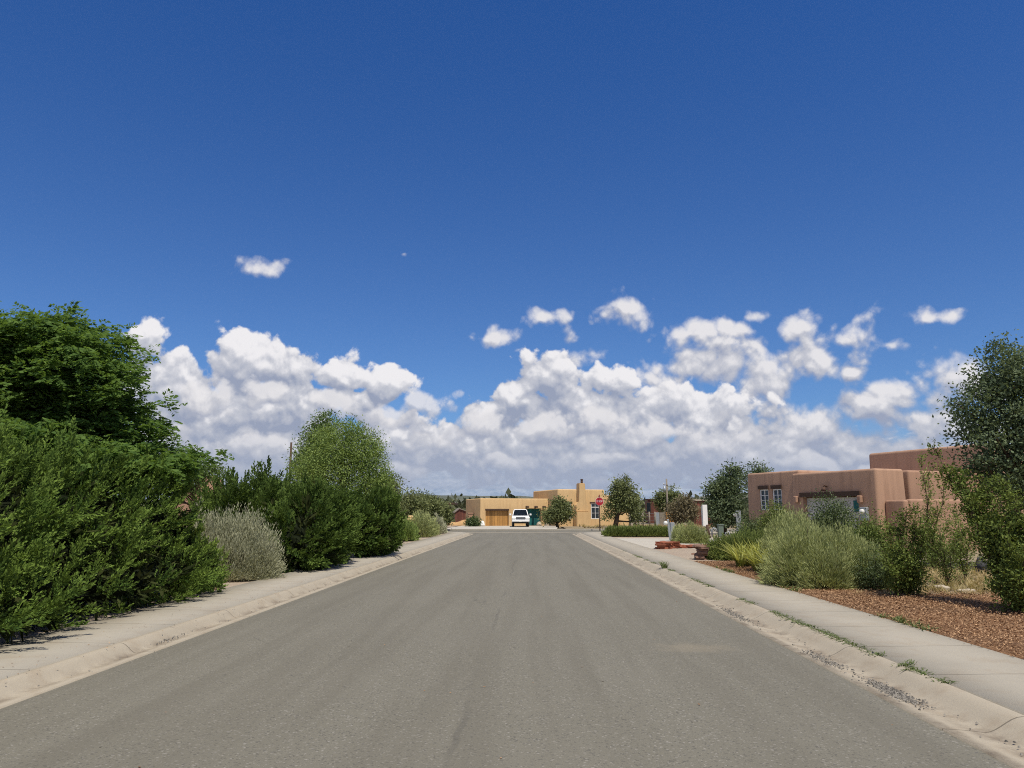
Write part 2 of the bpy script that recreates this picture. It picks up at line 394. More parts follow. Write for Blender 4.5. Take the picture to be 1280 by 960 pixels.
def make_planks(name, base, n=6.0, axis=0):
    m, Nn, p = mat_base(name, 0.6, 0.3)
    co = Nn.new('ShaderNodeTexCoord').outputs['Object']
    sx = Nn.new('ShaderNodeSeparateXYZ'); Nn.l.new(co, sx.inputs[0])
    u = Nn.math('MULTIPLY', sx.outputs[axis], n)
    idx = Nn.math('FLOOR', u); fr = Nn.math('FRACT', u)
    wn = Nn.new('ShaderNodeTexWhiteNoise', noise_dimensions='1D'); Nn.l.new(idx, wn.inputs['W'])
    grain = Nn.noise(Nn.vmath('MULTIPLY', co, (14, 14, 1.2)), 2, 5, 0.6)
    c = Nn.mix(wn.outputs['Value'], tuple(x * 0.7 for x in base) + (1,), tuple(x * 1.25 for x in base) + (1,))
    c = Nn.mix(Nn.ramp(grain, 0.45, 0.7, 0, 0.5), c, tuple(x * 0.5 for x in base) + (1,))
    e = Nn.math('MINIMUM', fr, Nn.math('SUBTRACT', 1, fr))
    c = Nn.mix(Nn.ramp(e, 0.02, 0.07, 0.7, 0), c, tuple(x * 0.2 for x in base) + (1,))
    Nn.l.new(c, p.inputs['Base Color']); bump(Nn, p, Nn.ramp(e, 0.0, 0.08), 0.4, 0.01)
    return m
M = {}
M['asphalt'] = make_asphalt()
M['walk'] = make_concrete('sidewalk_concrete', (0.37, 0.34, 0.28), 1.52, warm=0.45)
M['kerb'] = make_concrete('kerb_concrete', (0.385, 0.34, 0.265), 3.05, warm=0.6, flow=((3.06 + 0.27, 0.16), (3.06 + 0.04, 0.08), (-4.40 - 0.19, 0.12)))
M['drive'] = make_concrete('driveway_concrete', (0.46, 0.43, 0.37), None)
M['dirt'] = make_dirt('dry_earth', (0.20, 0.155, 0.105), (0.34, 0.275, 0.195), (0.20, 0.18, 0.11))
M['gravel'] = make_dirt('gravel_bed', (0.28, 0.225, 0.17), (0.44, 0.37, 0.29), (0.34, 0.27, 0.21), 2.0)
M['mulch_bed'] = make_dirt('mulch_bed', (0.125, 0.064, 0.034), (0.25, 0.14, 0.072), (0.16, 0.095, 0.055), 2.0)
M['chips'] = leafy('wood_chips', (0.10, 0.050, 0.026), (0.57, 0.36, 0.20), None, 0.0, 0.85)
M['tan_stucco'] = make_stucco('tan_stucco', (0.58, 0.40, 0.205), (0.46, 0.30, 0.15))
M['brown_stucco'] = make_stucco('brown_adobe', (0.405, 0.255, 0.175), (0.26, 0.16, 0.11))
M['pink_stucco'] = make_stucco('pink_adobe', (0.365, 0.225, 0.155), (0.27, 0.16, 0.11))
M['rust_stucco'] = make_stucco('rust_brown_stucco', (0.16, 0.075, 0.055), (0.1, 0.05, 0.04))
M['red_wall'] = make_planks('red_brown_boards', (0.17, 0.062, 0.043), 5)
M['wood_door'] = make_planks('golden_boards', (0.42, 0.22, 0.065), 3.2)
M['dark_wood'] = plain('dark_timber', (0.07, 0.04, 0.025), 0.8, var=0.12)
M['grey_wood'] = plain('weathered_timber', (0.22, 0.19, 0.15), 0.85, var=0.12, scale=10)
M['tan_wood'] = make_planks('pale_post_wood', (0.45, 0.32, 0.19), 3)
M['orange_wood'] = make_planks('orange_boards', (0.55, 0.25, 0.06), 4)
M['teal'] = make_planks('teal_boards', (0.012, 0.115, 0.115), 4)
M['white'] = plain('white_paint', (0.78, 0.77, 0.74), 0.45, var=0.02)
M['car_white'] = plain('white_car_paint', (0.80, 0.80, 0.79), 0.25, 0.6, var=0.01)
M['door_shaded_white'] = plain('shaded_white_door_paint', (0.50, 0.49, 0.46), 0.6, var=0.03)  # white paint greyed down: the garage door's shade is put into the colour
M['glass'] = plain('dark_glass', (0.018, 0.024, 0.03), 0.08, 0.6, var=0.05)
M['black'] = plain('black_rubber', (0.02, 0.02, 0.02), 0.8, var=0.05)
M['chrome'] = plain('bright_metal', (0.55, 0.56, 0.58), 0.25, 0.5, 0.9, var=0.03)
M['grey_metal'] = plain('galvanised_metal', (0.32, 0.35, 0.37), 0.5, 0.5, 0.35, var=0.08)
M['lamp'] = plain('frosted_lens', (0.7, 0.7, 0.66), 0.3, 0.5, var=0.02)
M['sign_red'] = plain('sign_red', (0.42, 0.018, 0.03), 0.4, 0.5, var=0.04)
M['rust'] = plain('rusty_steel', (0.09, 0.05, 0.035), 0.8, 0.3, var=0.1)
M['red_stone'] = make_stucco('red_sandstone', (0.33, 0.125, 0.075), (0.2, 0.08, 0.05))
M['brown_stone'] = make_stucco('brown_stone', (0.22, 0.135, 0.10), (0.1, 0.07, 0.06))
M['dark_stone'] = make_stucco('dark_basalt', (0.06, 0.06, 0.065), (0.04, 0.04, 0.045))
M['pale_stone'] = make_stucco('pale_limestone', (0.44, 0.38, 0.30), (0.3, 0.25, 0.2))
M['bark'] = plain('bark', (0.085, 0.06, 0.042), 0.95, 0.1, var=0.15, scale=14)
M['grey_bark'] = plain('grey_bark', (0.16, 0.13, 0.10), 0.95, 0.1, var=0.15, scale=14)
M['juniper'] = leafy('juniper_leaf', (0.014, 0.034, 0.008), (0.175, 0.26, 0.05), (0.05, 0.10, 0.02), 0.2, 0.8, 1.6, 0.12)
M['juniper_far'] = leafy('juniper_deep', (0.022, 0.048, 0.01), (0.13, 0.195, 0.042), (0.045, 0.085, 0.018), 0.22, 0.8, 1.6, 0.12)
M['juniper_yellow'] = leafy('juniper_bright', (0.06, 0.11, 0.018), (0.20, 0.26, 0.05), None, 0.25, 0.6)
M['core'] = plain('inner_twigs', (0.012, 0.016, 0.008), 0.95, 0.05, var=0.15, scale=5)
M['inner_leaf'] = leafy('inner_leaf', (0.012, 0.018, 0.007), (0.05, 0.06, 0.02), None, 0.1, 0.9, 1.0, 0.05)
M['locust'] = leafy('locust_leaf', (0.042, 0.09, 0.02), (0.17, 0.27, 0.06), (0.075, 0.14, 0.034), 0.4, 0.7, 1.0, 0.15)
M['olive'] = leafy('olive_leaf', (0.085, 0.14, 0.036), (0.30, 0.385, 0.118), (0.14, 0.205, 0.055), 0.3, 0.6, 1.1, 0.15)
M['olive_dark'] = leafy('elm_leaf', (0.054, 0.099, 0.027), (0.149, 0.218, 0.057), None, 0.3, 0.5)
M['pinyon'] = leafy('pinyon_needles', (0.065, 0.085, 0.036), (0.27, 0.30, 0.13), (0.11, 0.135, 0.06), 0.22, 0.8, 0.8, 0.12)
M['spruce'] = leafy('cottonwood_leaf', (0.042, 0.070, 0.038), (0.20, 0.25, 0.135), (0.09, 0.13, 0.07), 0.25, 0.7, 0.8, 0.15)
M['chamisa'] = leafy('rabbitbrush', (0.12, 0.15, 0.055), (0.44, 0.47, 0.21), (0.22, 0.26, 0.11), 0.22, 0.8, 1.6, 0.12)
M['sage'] = leafy('silver_sage', (0.17, 0.175, 0.105), (0.49, 0.495, 0.345), (0.28, 0.285, 0.185), 0.2, 0.8, 1.6, 0.1)
M['sage_stems'] = plain('grey_twigs', (0.16, 0.135, 0.10), 0.95, 0.05, var=0.15, scale=12)
M['plum'] = leafy('plum_leaf', (0.045, 0.075, 0.018), (0.215, 0.265, 0.065), (0.09, 0.13, 0.032), 0.22, 0.8, 1.6, 0.12)
M['light_leaf'] = leafy('light_shrub_leaf', (0.10, 0.15, 0.035), (0.27, 0.33, 0.085), None, 0.35, 0.45, 1.6)
M['green_shrub'] = leafy('green_shrub_leaf', (0.05, 0.085, 0.022), (0.225, 0.275, 0.08), (0.11, 0.15, 0.042), 0.22, 0.8, 1.6, 0.12)
M['dark_shrub'] = leafy('dark_shrub_leaf', (0.041, 0.066, 0.027), (0.135, 0.179, 0.068), None, 0.25, 0.5, 1.6)
M['iris'] = leafy('iris_blade', (0.16, 0.20, 0.04), (0.46, 0.46, 0.13), None, 0.35, 0.5, 2)
M['dry_grass'] = leafy('dry_grass', (0.26, 0.19, 0.095), (0.50, 0.40, 0.22), (0.30, 0.26, 0.12), 0.25, 0.8, 0.8)
M['weed'] = leafy('weed_leaf', (0.06, 0.095, 0.025), (0.17, 0.21, 0.07), None, 0.25, 0.6, 2)
M['grit'] = leafy('grit', (0.05, 0.047, 0.043), (0.27, 0.25, 0.22), None, 0.0, 0.9)
M['sand'] = make_dirt('orange_sand', (0.42, 0.25, 0.11), (0.56, 0.36, 0.17), (0.44, 0.28, 0.14))
M['green_metal'] = plain('grey_green_paint', (0.13, 0.17, 0.14), 0.5, 0.4, 0.0, 0.08)
M['scrub'] = leafy('far_scrub', (0.045, 0.06, 0.03), (0.14, 0.145, 0.075), (0.06, 0.075, 0.04), 0.15, 0.8, 0.05)
M['dry_olive'] = leafy('dry_shrub_twigs', (0.10, 0.085, 0.05), (0.26, 0.22, 0.13), None, 0.15, 0.8)

# ------------------------------------------------------------------ ground, road, kerbs, walks
def sheet(name, pts, z, mat, kind='structure', thick=0.0):
    bm = bmesh.new()
    vs = [bm.verts.new((x, y, z)) for x, y in pts]
    f = bm.faces.new(vs)
    if f.normal.z < 0: f.normal_flip()
    if thick:
        r = bmesh.ops.extrude_face_region(bm, geom=[f])
        for v in [g for g in r['geom'] if isinstance(g, bmesh.types.BMVert)]: v.co.z -= thick
    o = from_bm(name, bm, mat); o['kind'] = kind
    return o
XL, XR = -4.40, 3.06               # edges of the asphalt
GL, GR = 0.46, 0.66                # widths of gutter and rolled kerb
WL, WR = 1.25, 1.32                # widths of the walks
sheet('ground', [(-14000, -500), (14000, -500), (14000, 13500), (-14000, 13500)], -0.06, M['dirt'])
YEND = 63.6
sheet('road', [(XL - 0.05, -14), (XR + 0.05, -14), (XR + 0.05, 58), (XR + 6.5, 64.4), (XL - 6.5, 64.4), (XL - 0.05, 58)], 0.0, M['asphalt'])
sheet('cross_street', [(-90, 64.4), (90, 64.4), (90, 71.4), (-90, 71.4)], -0.004, M['asphalt'])
sheet('valley_gutter', [(XL - 4.5, 62.6), (XR + 4.5, 62.6), (XR + 4.5, 63.5), (XL - 4.5, 63.5)], 0.006, M['kerb'])

def path_with_corner(x, side, y0, y1, rad, xend):
    """straight along y, then a quarter turn away from the road"""
    pts = [(x, y) for y in np.arange(y0, y1, 0.75)]
    for k in range(0, 13):
        a = k / 12 * math.pi / 2
        pts.append((x + side * rad * (1 - math.cos(a)), y1 + rad * math.sin(a)))
    pts.append((xend, y1 + rad))
    return np.array(pts)
def sweep(name, path, side, prof, mat):
    """prof: (offset away from the road, z); side +1: away is to the right of travel"""
    t = np.gradient(path, axis=0); t = nrm(t)
    nr = np.stack([t[:, 1], -t[:, 0]], 1) * side
    k = len(prof); V = []
    for i in range(len(path)):
        for (o, z) in prof: V.append((path[i, 0] + nr[i, 0] * o, path[i, 1] + nr[i, 1] * o, z))
    Fq = []
    for i in range(len(path) - 1):
        for j in range(k - 1):
            a = i * k + j
            Fq.append((a, a + k, a + k + 1, a + 1) if side < 0 else (a, a + 1, a + k + 1, a + k))
    o = np_mesh(name, V, Fq, mat, smooth=False); o['kind'] = 'structure'
    return o
def kerb_profile(w, top):
    # flat pan falling to the flow line, then a rolled face
    pan = w * 0.46; pr = [(-0.01, -0.05), (0, 0.012), (pan * 0.5, 0.004), (pan, -0.012)]
    for k in range(1, 8):
        a = k / 7
        pr.append((pan + (w - pan - 0.06) * a, -0.012 + (top + 0.012) * (0.5 - 0.5 * math.cos(math.pi * a))))
    pr += [(w - 0.026, top), (w - 0.012, top - 0.012), (w - 0.010, top - 0.06)]
    return pr
pr_ = path_with_corner(XR, 1, -14, 58.5, 5.0, 70); pl_ = path_with_corner(XL, -1, -14, 58.5, 5.0, -70)
sweep('kerb_right', pr_, 1, kerb_profile(GR, 0.10), M['kerb'])
sweep('kerb_left', pl_, -1, kerb_profile(GL, 0.10), M['kerb'])
wp = lambda g, w: [(g + 0.006, -0.05), (g + 0.008, 0.100), (g + w * 0.5, 0.108), (g + w, 0.116), (g + w + 0.004, -0.05)]
sweep('sidewalk_right', pr_, 1, wp(GR, WR), M['walk'])
sweep('sidewalk_left', pl_, -1, wp(GL, WL), M['walk'])
XWR = XR + GR + WR; XWL = XL - GL - WL
def yard(name, pts, mat, z0, amp, res=0.5):
    """a bed of earth with a gently uneven surface"""
    xs = [p[0] for p in pts]; ys = [p[1] for p in pts]
    x0, x1, y0, y1 = min(xs), max(xs), min(ys), max(ys)
    nx, ny = max(2, int((x1 - x0) / res)), max(2, int((y1 - y0) / res))
    X, Y = np.meshgrid(np.linspace(x0, x1, nx), np.linspace(y0, y1, ny))
    Z = z0 + amp * (np.sin(X * 1.3 + Y * 0.4) * np.cos(Y * 0.9 - X * 0.3) + 0.5 * np.sin(X * 3.1) * np.sin(Y * 2.7 + 1)) * 0.5
    V = np.stack([X, Y, Z], -1).reshape(-1, 3)
    idx = np.arange(nx * ny).reshape(ny, nx)
    Fq = np.stack([idx[:-1, :-1], idx[:-1, 1:], idx[1:, 1:], idx[1:, :-1]], -1).reshape(-1, 4)
    o = np_mesh(name, V, Fq, mat, smooth=True); o['kind'] = 'structure'
    return o
yard('left_yard', [(XWL - 60, -14), (XWL, 58)], M['gravel'], 0.085, 0.03, 1.0)
yard('dry_yard', [(XWR, -14), (XWR + 60, 33)], M['dirt'], 0.075, 0.02, 0.8)
yard('mulch_bed', [(XWR, -4), (XWR + 1.7, 24.5)], M['mulch_bed'], 0.110, 0.02, 0.3)
yard('mulch_bed', [(XWR + 1.7, -4), (XWR + 14, 14.8)], M['mulch_bed'], 0.110, 0.02, 0.3)
yard('gravel_bed', [(XWR, 24.5), (XWR + 9, 33)], M['gravel'], 0.100, 0.015, 0.6)
yard('far_yard', [(XWR, 46), (XWR + 60, 58)], M['gravel'], 0.085, 0.02, 1.0)
yard('side_yard', [(XWR + 14, 33), (XWR + 60, 46)], M['gravel'], 0.085, 0.02, 1.0)
sheet('driveway', [(XWR + 0.004, 33), (XWR + 14, 33), (XWR + 14, 46), (XWR + 0.004, 46)], 0.112, M['drive'], thick=0.15)
# beyond the cross street
sheet('far_sidewalk', [(-90, 71.4), (90, 71.4), (90, 73.2), (-90, 73.2)], 0.10, M['walk'], thick=0.2)
sheet('house_driveway', [(-8.6, 73.2), (2.4, 73.2), (3.2, 92), (-8.2, 92)], 0.09, M['drive'], thick=0.15)
yard('house_yard', [(3.4, 73.25), (90, 150)], M['dirt'], 0.06, 0.06, 2.5)
yard('far_left_yard', [(-90, 73.25), (-8.8, 150)], M['gravel'], 0.06, 0.05, 2.5)

# mountains on the horizon, twelve kilometres off
def ridge(name, Y, pts, depth, mat):
    xs = np.array([p[0] for p in pts], float); zs = np.array([p[1] for p in pts], float)
    n = 260; X = np.linspace(xs[0], xs[-1], n); Z = np.interp(X, xs, zs)
    r_ = np.random.default_rng(3); nz = np.zeros(n)
    for k in range(1, 7):
        nz += np.interp(np.linspace(0, 1, n), np.linspace(0, 1, 5 * 2 ** k), r_.normal(size=5 * 2 ** k)) * 26 / 2 ** (k * 0.8)
    Z = np.maximum(Z + nz, 3)
    V = []; rows = 9
    for i in range(rows):
        f = i / (rows - 1)
        h = Z * (1 - abs(2 * f - 1) ** 1.3)
        V.append(np.stack([X, np.full(n, Y - depth / 2 + depth * f) + 0.06 * depth * np.sin(X * 0.002 + i), h - 0.5], 1))
    V = np.concatenate(V); idx = np.arange(rows * n).reshape(rows, n)
    Fq = np.stack([idx[:-1, :-1], idx[:-1, 1:], idx[1:, 1:], idx[1:, :-1]], -1).reshape(-1, 4)
    o = np_mesh(name, V, Fq, mat, smooth=True); o['kind'] = 'structure'
M['hills'] = make_dirt('hill_scrub', (0.08, 0.085, 0.05), (0.15, 0.14, 0.09), (0.07, 0.09, 0.05), 0.004)
ridge('hills', 11000, [(-13500, 120), (-9000, 180), (-3000, 210), (-1500, 260), (-300, 240), (1200, 170), (2300, 215), (2900, 300), (3600, 190), (7000, 160), (13500, 120)], 2500, M['hills'])

# the clear desert air between here and the hills
bm = bmesh.new(); add_box(bm, (0, 6500, 178.9), (28200, 14200, 360))
hz = from_bm('haze', bm, None); hz['kind'] = 'stuff'
m = bpy.data.materials.new('air'); m.use_nodes = True; m.node_tree.nodes.clear(); Nn = NT(m.node_tree)
pv = Nn.new('ShaderNodeVolumePrincipled'); pv.inputs['Density'].default_value = 1.6e-5; pv.inputs['Color'].default_value = (0.80, 0.88, 1.0, 1); pv.inputs['Anisotropy'].default_value = 0.3
om = Nn.new('ShaderNodeOutputMaterial'); Nn.l.new(pv.outputs[0], om.inputs['Volume']); hz.data.materials.append(m)

# ------------------------------------------------------------------ foliage builders (numpy)
def diamonds(P, A, Nn_, L, W, fold=0.0):
    """one leaf per row: base P, axis A, face normal Nn_, length L, width W"""
    A = nrm(A); S = nrm(np.cross(A, Nn_)); n = len(P)
    L = np.asarray(L).reshape(-1, 1); W = np.asarray(W).reshape(-1, 1)
    m = P + A * L * 0.45
    V = np.stack([P, m + S * W * 0.5, P + A * L, m - S * W * 0.5], 1).reshape(-1, 3)
    return V, np.arange(4 * n).reshape(n, 4)
def rand_dir(r, n):
    return nrm(r.normal(size=(n, 3)))
def ell_points(r, ells, n, shell=(0.72, 1.0), lumps=0.22, cut=True):
    """points in the outer part of a union of ellipsoids (centre, radii), with an uneven outline; returns points and outward directions"""
    C = np.array([e[0] for e in ells], float); Rd = np.array([e[1] for e in ells], float)
    area = (Rd[:, 0] * Rd[:, 1] + Rd[:, 1] * Rd[:, 2] + Rd[:, 0] * Rd[:, 2])
    k = r.choice(len(ells), size=n, p=area / area.sum())
    d = rand_dir(r, n)
    ph = r.uniform(0, 6.28, (len(ells), 3))[k]
    lump = 1 + lumps * (np.sin(d[:, 0] * 5 + ph[:, 0]) * np.sin(d[:, 1] * 4.3 + ph[:, 1]) + 0.6 * np.sin(d[:, 2] * 7 + d[:, 0] * 3 + ph[:, 2]))
    rad = r.uniform(shell[0], shell[1], n) * lump
    P = C[k] + d * Rd[k] * rad[:, None]
    out = nrm(d / Rd[k])
    keep = P[:, 2] > 0.12
    if cut:
        for j in range(len(ells)):
            q = ((P - C[j]) / Rd[j]); keep &= (k == j) | ((q ** 2).sum(1) > 0.55)
    return P[keep], out[keep]
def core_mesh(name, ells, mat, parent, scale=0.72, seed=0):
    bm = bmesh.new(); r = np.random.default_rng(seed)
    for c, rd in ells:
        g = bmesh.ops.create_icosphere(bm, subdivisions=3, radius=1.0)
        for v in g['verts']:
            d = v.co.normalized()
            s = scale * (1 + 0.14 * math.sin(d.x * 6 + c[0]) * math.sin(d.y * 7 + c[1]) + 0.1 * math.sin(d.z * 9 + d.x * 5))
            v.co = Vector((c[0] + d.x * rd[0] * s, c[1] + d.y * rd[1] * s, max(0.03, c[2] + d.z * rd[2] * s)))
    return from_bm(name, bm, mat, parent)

def sprays(r, P, A, L, k, bl, bw, spread=0.75, curve=0.25, droop=0.0):
    """feathery juniper / cypress sprays: k branchlets along each curved axis"""
    n = len(P); L = np.asarray(L).reshape(n, 1)
    up = np.array([0, 0, 1.0])
    A = nrm(A); B = nrm(np.cross(A, rand_dir(r, n))); C = np.cross(A, B)
    t = np.linspace(0.06, 1.0, k)[None, :] + r.uniform(-0.04, 0.04, (n, k))
    ax = A[:, None, :] * (t * L)[..., None] + up * (curve * (t ** 2) * L)[..., None] - up * droop * (t * L)[..., None]
    pos = P[:, None, :] + ax
    ang = r.uniform(0, 2 * math.pi, (n, k))
    side = B[:, None, :] * np.cos(ang)[..., None] + C[:, None, :] * np.sin(ang)[..., None]
    axd = nrm(A[:, None, :] + up * (2 * curve * t)[..., None])
    sp = (spread * (1.05 - 0.75 * t))[..., None]
    d = nrm(axd + side * sp)
    ln = bl * (1.25 - 0.6 * t) * r.uniform(0.7, 1.3, (n, k))
    nr_ = nrm(np.cross(d, side) + 0.5 * rand_dir(r, n * k).reshape(n, k, 3))
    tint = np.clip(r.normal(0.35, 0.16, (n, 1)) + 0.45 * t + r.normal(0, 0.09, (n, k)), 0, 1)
    return pos.reshape(-1, 3), d.reshape(-1, 3), nr_.reshape(-1, 3), ln.ravel(), (bw * r.uniform(0.7, 1.2, (n, k))).ravel(), tint.ravel()

def leaf_clumps(r, P, out, per, rad, L, W, droop=0.2, flat=0.7, up_bias=0.6, out_bias=0.7):
    """per leaves round every clump centre"""
    n = len(P)
    off = r.normal(size=(n, per, 3)) * np.array([1, 1, flat]) * rad
    pos = (P[:, None, :] + off).reshape(-1, 3)
    o = np.repeat(out, per, 0)
    A = nrm(rand_dir(r, n * per) + o * out_bias + np.array([0, 0, -droop]))
    Nm = nrm(rand_dir(r, n * per) + np.array([0, 0, up_bias]) + o * 0.4)
    Ls = L * r.uniform(0.6, 1.35, n * per); Ws = W * r.uniform(0.7, 1.3, n * per)
    tint = np.clip(np.repeat(r.normal(0.45, 0.2, n), per) + r.normal(0, 0.15, n * per), 0, 1)
    return pos, A, Nm, Ls, Ws, tint
def leaf_ob(name, data, mat, parent, zmin=0.11):
    pos, A, Nm, L, W, tint = data
    keep = pos[:, 2] > zmin
    V, Fq = diamonds(pos[keep], A[keep], Nm[keep], L[keep], W[keep])
    return np_mesh(name, V, Fq, mat, parent, tint[keep])
def join_data(*ds): return tuple(np.concatenate([d[i] for d in ds]) for i in range(6))

def limbs(bm, r, base, top, rad, tips, n=7, lean=0.0):
    """tapered trunk from base to top and limbs from it out to the given tips"""
    base, top = Vector(base), Vector(top)
    mid = (base + top) / 2 + Vector((r.uniform(-1, 1), r.uniform(-1, 1), 0)) * rad * 1.5
    axis = [base, base.lerp(mid, 0.5) , mid, mid.lerp(top, 0.5), top]
    add_tube(bm, axis, [rad * 1.25, rad, rad * 0.85, rad * 0.6, rad * 0.3], n)
    for tp in tips:
        tp = Vector(tp)
        f = min(0.95, max(0.18, (tp.z - base.z) / max(0.1, top.z - base.z) * 0.75))
        i = f * 4; k = int(min(3, i)); s = axis[k].lerp(axis[k + 1], i - k)
        m1 = s.lerp(tp, 0.4) + Vector((0, 0, -0.12 * (tp - s).length)) + Vector(r.normal(size=3)) * 0.05 * (tp - s).length
        m2 = s.lerp(tp, 0.72) + Vector(r.normal(size=3)) * 0.05 * (tp - s).length
        rr = rad * 0.42
        add_tube(bm, [s, m1, m2, tp], [rr, rr * 0.7, rr * 0.42, rr * 0.12], 5)

def tree(name, label, cat, base, ells, trunk_top, trunk_r, clumps, per, crad, L, W, leafmat, barkmat, seed, group=None,
         shell=(0.35, 1.05), lumps=0.2, flat=0.6, droop=0.2, n_limb=26, conic=False, parts=('crown', 'trunk'), up_bias=0.6):
    """ells are in world coordinates"""
    r = np.random.default_rng(seed)
    t = thing(name, label, cat, base, 0, group)
    bx = np.array(base)
    E = [(np.array(c) - bx, np.array(rd)) for c, rd in ells]
    P, out = ell_points(r, E, clumps, shell, lumps, cut=False)
    P = P[P[:, 2] > 0.05]; out = out[:len(P)] if len(out) != len(P) else out
    leaf_ob(parts[0], leaf_clumps(r, P, out, per, crad, L, W, droop, flat, up_bias), leafmat, t, 0.02)
    bm = bmesh.new()
    limbs(bm, r, (0, 0, -0.05), Vector(trunk_top) - Vector(base), trunk_r, P[r.choice(len(P), min(n_limb, len(P)), replace=False)])
    from_bm(parts[1], bm, barkmat, t, smooth=True)
    return t

def juniper(name, label, ells, n_boughs, mat, seed, L=0.55, per=13, spray=0.20, k=13, bl=0.060, bw=0.026, lean=(0.2, 0, 0.45), core=0.72, group=None, category='shrub', shell=(0.72, 1.0), out_w=0.85, face=None, hollow=-0.70):
    """boughs grow out of the mounds; each carries short feathery sprays on both sides and over its top"""
    r = np.random.default_rng(seed)
    base = (float(np.mean([e[0][0] for e in ells])), float(np.mean([e[0][1] for e in ells])), 0.1)
    t = thing(name, label, category, base, 0, group)
    bx = np.array(base); E = [(np.array(c) - bx, np.array(rd)) for c, rd in ells]
    up3 = np.array([0, 0, .1])
    P, out = ell_points(r, [(c + up3, rd) for c, rd in E], n_boughs, shell, 0.10)
    if face:                       # only the sides that can be looked at carry boughs
        fk = (out @ np.array(face, float)) > -0.25; P = P[fk]; out = out[fk]
    # hollows between the boughs
    nz = np.sin(P[:, 0] * 3.1 + P[:, 1] * 2.3 + seed) * np.sin(P[:, 2] * 4.1 - P[:, 1] * 2.9) + 0.6 * np.sin(P[:, 1] * 6.3 + P[:, 2] * 5.1 + 1.3 * seed)
    fk = nz > hollow; P = P[fk]; out = out[fk]; nz = nz[fk]
    P = P - up3; n = len(P)
    A = nrm(out * out_w + np.array(lean) + r.normal(0, 0.28, (n, 3)))
    Lb = L * r.uniform(0.55, 1.35, n); Lb[r.random(n) < 0.05] *= 1.5
    B = nrm(np.cross(A, rand_dir(r, n))); C = np.cross(A, B)
    tt = np.linspace(0.0, 1.0, per)[None] + r.uniform(-0.05, 0.05, (n, per))
    ang = r.uniform(0, 2 * math.pi, (n, per))
    side = B[:, None] * np.cos(ang)[..., None] + C[:, None] * np.sin(ang)[..., None]
    pos = (P - A * Lb[:, None] * 0.45)[:, None] + A[:, None] * (Lb[:, None] * tt)[..., None] + np.array([0, 0, 1.0]) * (0.12 * Lb[:, None] * tt ** 2)[..., None]
    d = nrm(A[:, None] * 1.0 + side * (0.95 - 0.55 * tt)[..., None] + np.array([0, 0, 0.18]))
    Ls = spray * (1.25 - 0.5 * tt) * r.uniform(0.7, 1.3, (n, per))
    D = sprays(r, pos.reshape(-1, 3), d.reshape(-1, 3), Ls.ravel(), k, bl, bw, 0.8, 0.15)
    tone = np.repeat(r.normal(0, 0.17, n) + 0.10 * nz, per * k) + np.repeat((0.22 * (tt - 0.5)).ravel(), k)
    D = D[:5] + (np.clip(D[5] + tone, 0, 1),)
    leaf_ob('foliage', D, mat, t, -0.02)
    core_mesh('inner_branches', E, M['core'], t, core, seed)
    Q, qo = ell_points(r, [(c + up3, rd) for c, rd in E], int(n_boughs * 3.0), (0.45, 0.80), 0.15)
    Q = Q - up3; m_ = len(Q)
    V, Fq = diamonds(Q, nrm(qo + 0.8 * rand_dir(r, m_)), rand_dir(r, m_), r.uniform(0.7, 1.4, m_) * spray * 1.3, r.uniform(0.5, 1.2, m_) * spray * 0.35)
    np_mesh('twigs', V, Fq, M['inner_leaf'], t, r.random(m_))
    return t

def brush(name, label, mounds, n_stems, mat, seed, L=0.085, W=0.013, per=16, cat='shrub', group=None, stem_mat=None, upright=0.5, fill=0.45, jitter=0.03):
    """broom-like desert shrub: thin leaves along stems that fan from the ground; mounds = (centre xy, base z, radii)"""
    r = np.random.default_rng(seed)
    c0 = mounds[0][0]
    t = thing(name, label, cat, (c0[0], c0[1], 0.1), 0, group)
    bx = np.array([c0[0], c0[1], 0.1])
    D = []; bm = bmesh.new()
    tot = sum(m_[2][0] * m_[2][2] for m_ in mounds)
    for (c, z0, rd) in mounds:
        n = int(n_stems * rd[0] * rd[2] / tot)
        d = rand_dir(r, n); d[:, 2] = np.abs(d[:, 2]) - 0.12; d = nrm(d)
        ph = r.uniform(0, 6, 3)
        lump = 1 + 0.16 * np.sin(d[:, 0] * 6 + ph[0]) * np.sin(d[:, 1] * 6 + ph[1]) + r.normal(0, 0.09, n)
        S = np.array([c[0], c[1], z0]) - bx + d * np.array(rd) * lump[:, None]
        B = np.array([c[0], c[1], z0]) - bx + d * np.array(rd) * 0.15 * np.array([1, 1, 0.2])
        tt = fill + (1 - fill) * r.uniform(0, 1, (n, per)) ** 0.8
        pos = B[:, None] + (S - B)[:, None] * tt[..., None] + r.normal(0, jitter, (n, per, 3))
        sd_ = nrm(S - B)
        A = nrm(sd_[:, None] * 1.0 + np.array([0, 0, upright]) + r.normal(0, 0.33, (n, per, 3)))
        Nm = rand_dir(r, n * per)
        ti = np.clip(r.normal(0.3, 0.15, (n, 1)) + 0.5 * (tt - fill) / (1 - fill) + r.normal(0, 0.1, (n, per)), 0, 1)
        D.append((pos.reshape(-1, 3), A.reshape(-1, 3), Nm, L * r.uniform(0.6, 1.5, n * per), W * r.uniform(0.7, 1.3, n * per), ti.ravel()))
        for j in r.choice(n, min(n, 70), replace=False):
            add_tube(bm, [B[j] * np.array([1, 1, 1]) + np.array([0, 0, -0.02]), (B[j] + S[j]) / 2, B[j] + (S[j] - B[j]) * 0.9], [0.014, 0.009, 0.004], 4, cap=False)
    leaf_ob('foliage', join_data(*D), mat, t, 0.0)
    from_bm('stems', bm, stem_mat or M['sage_stems'], t)
    return t

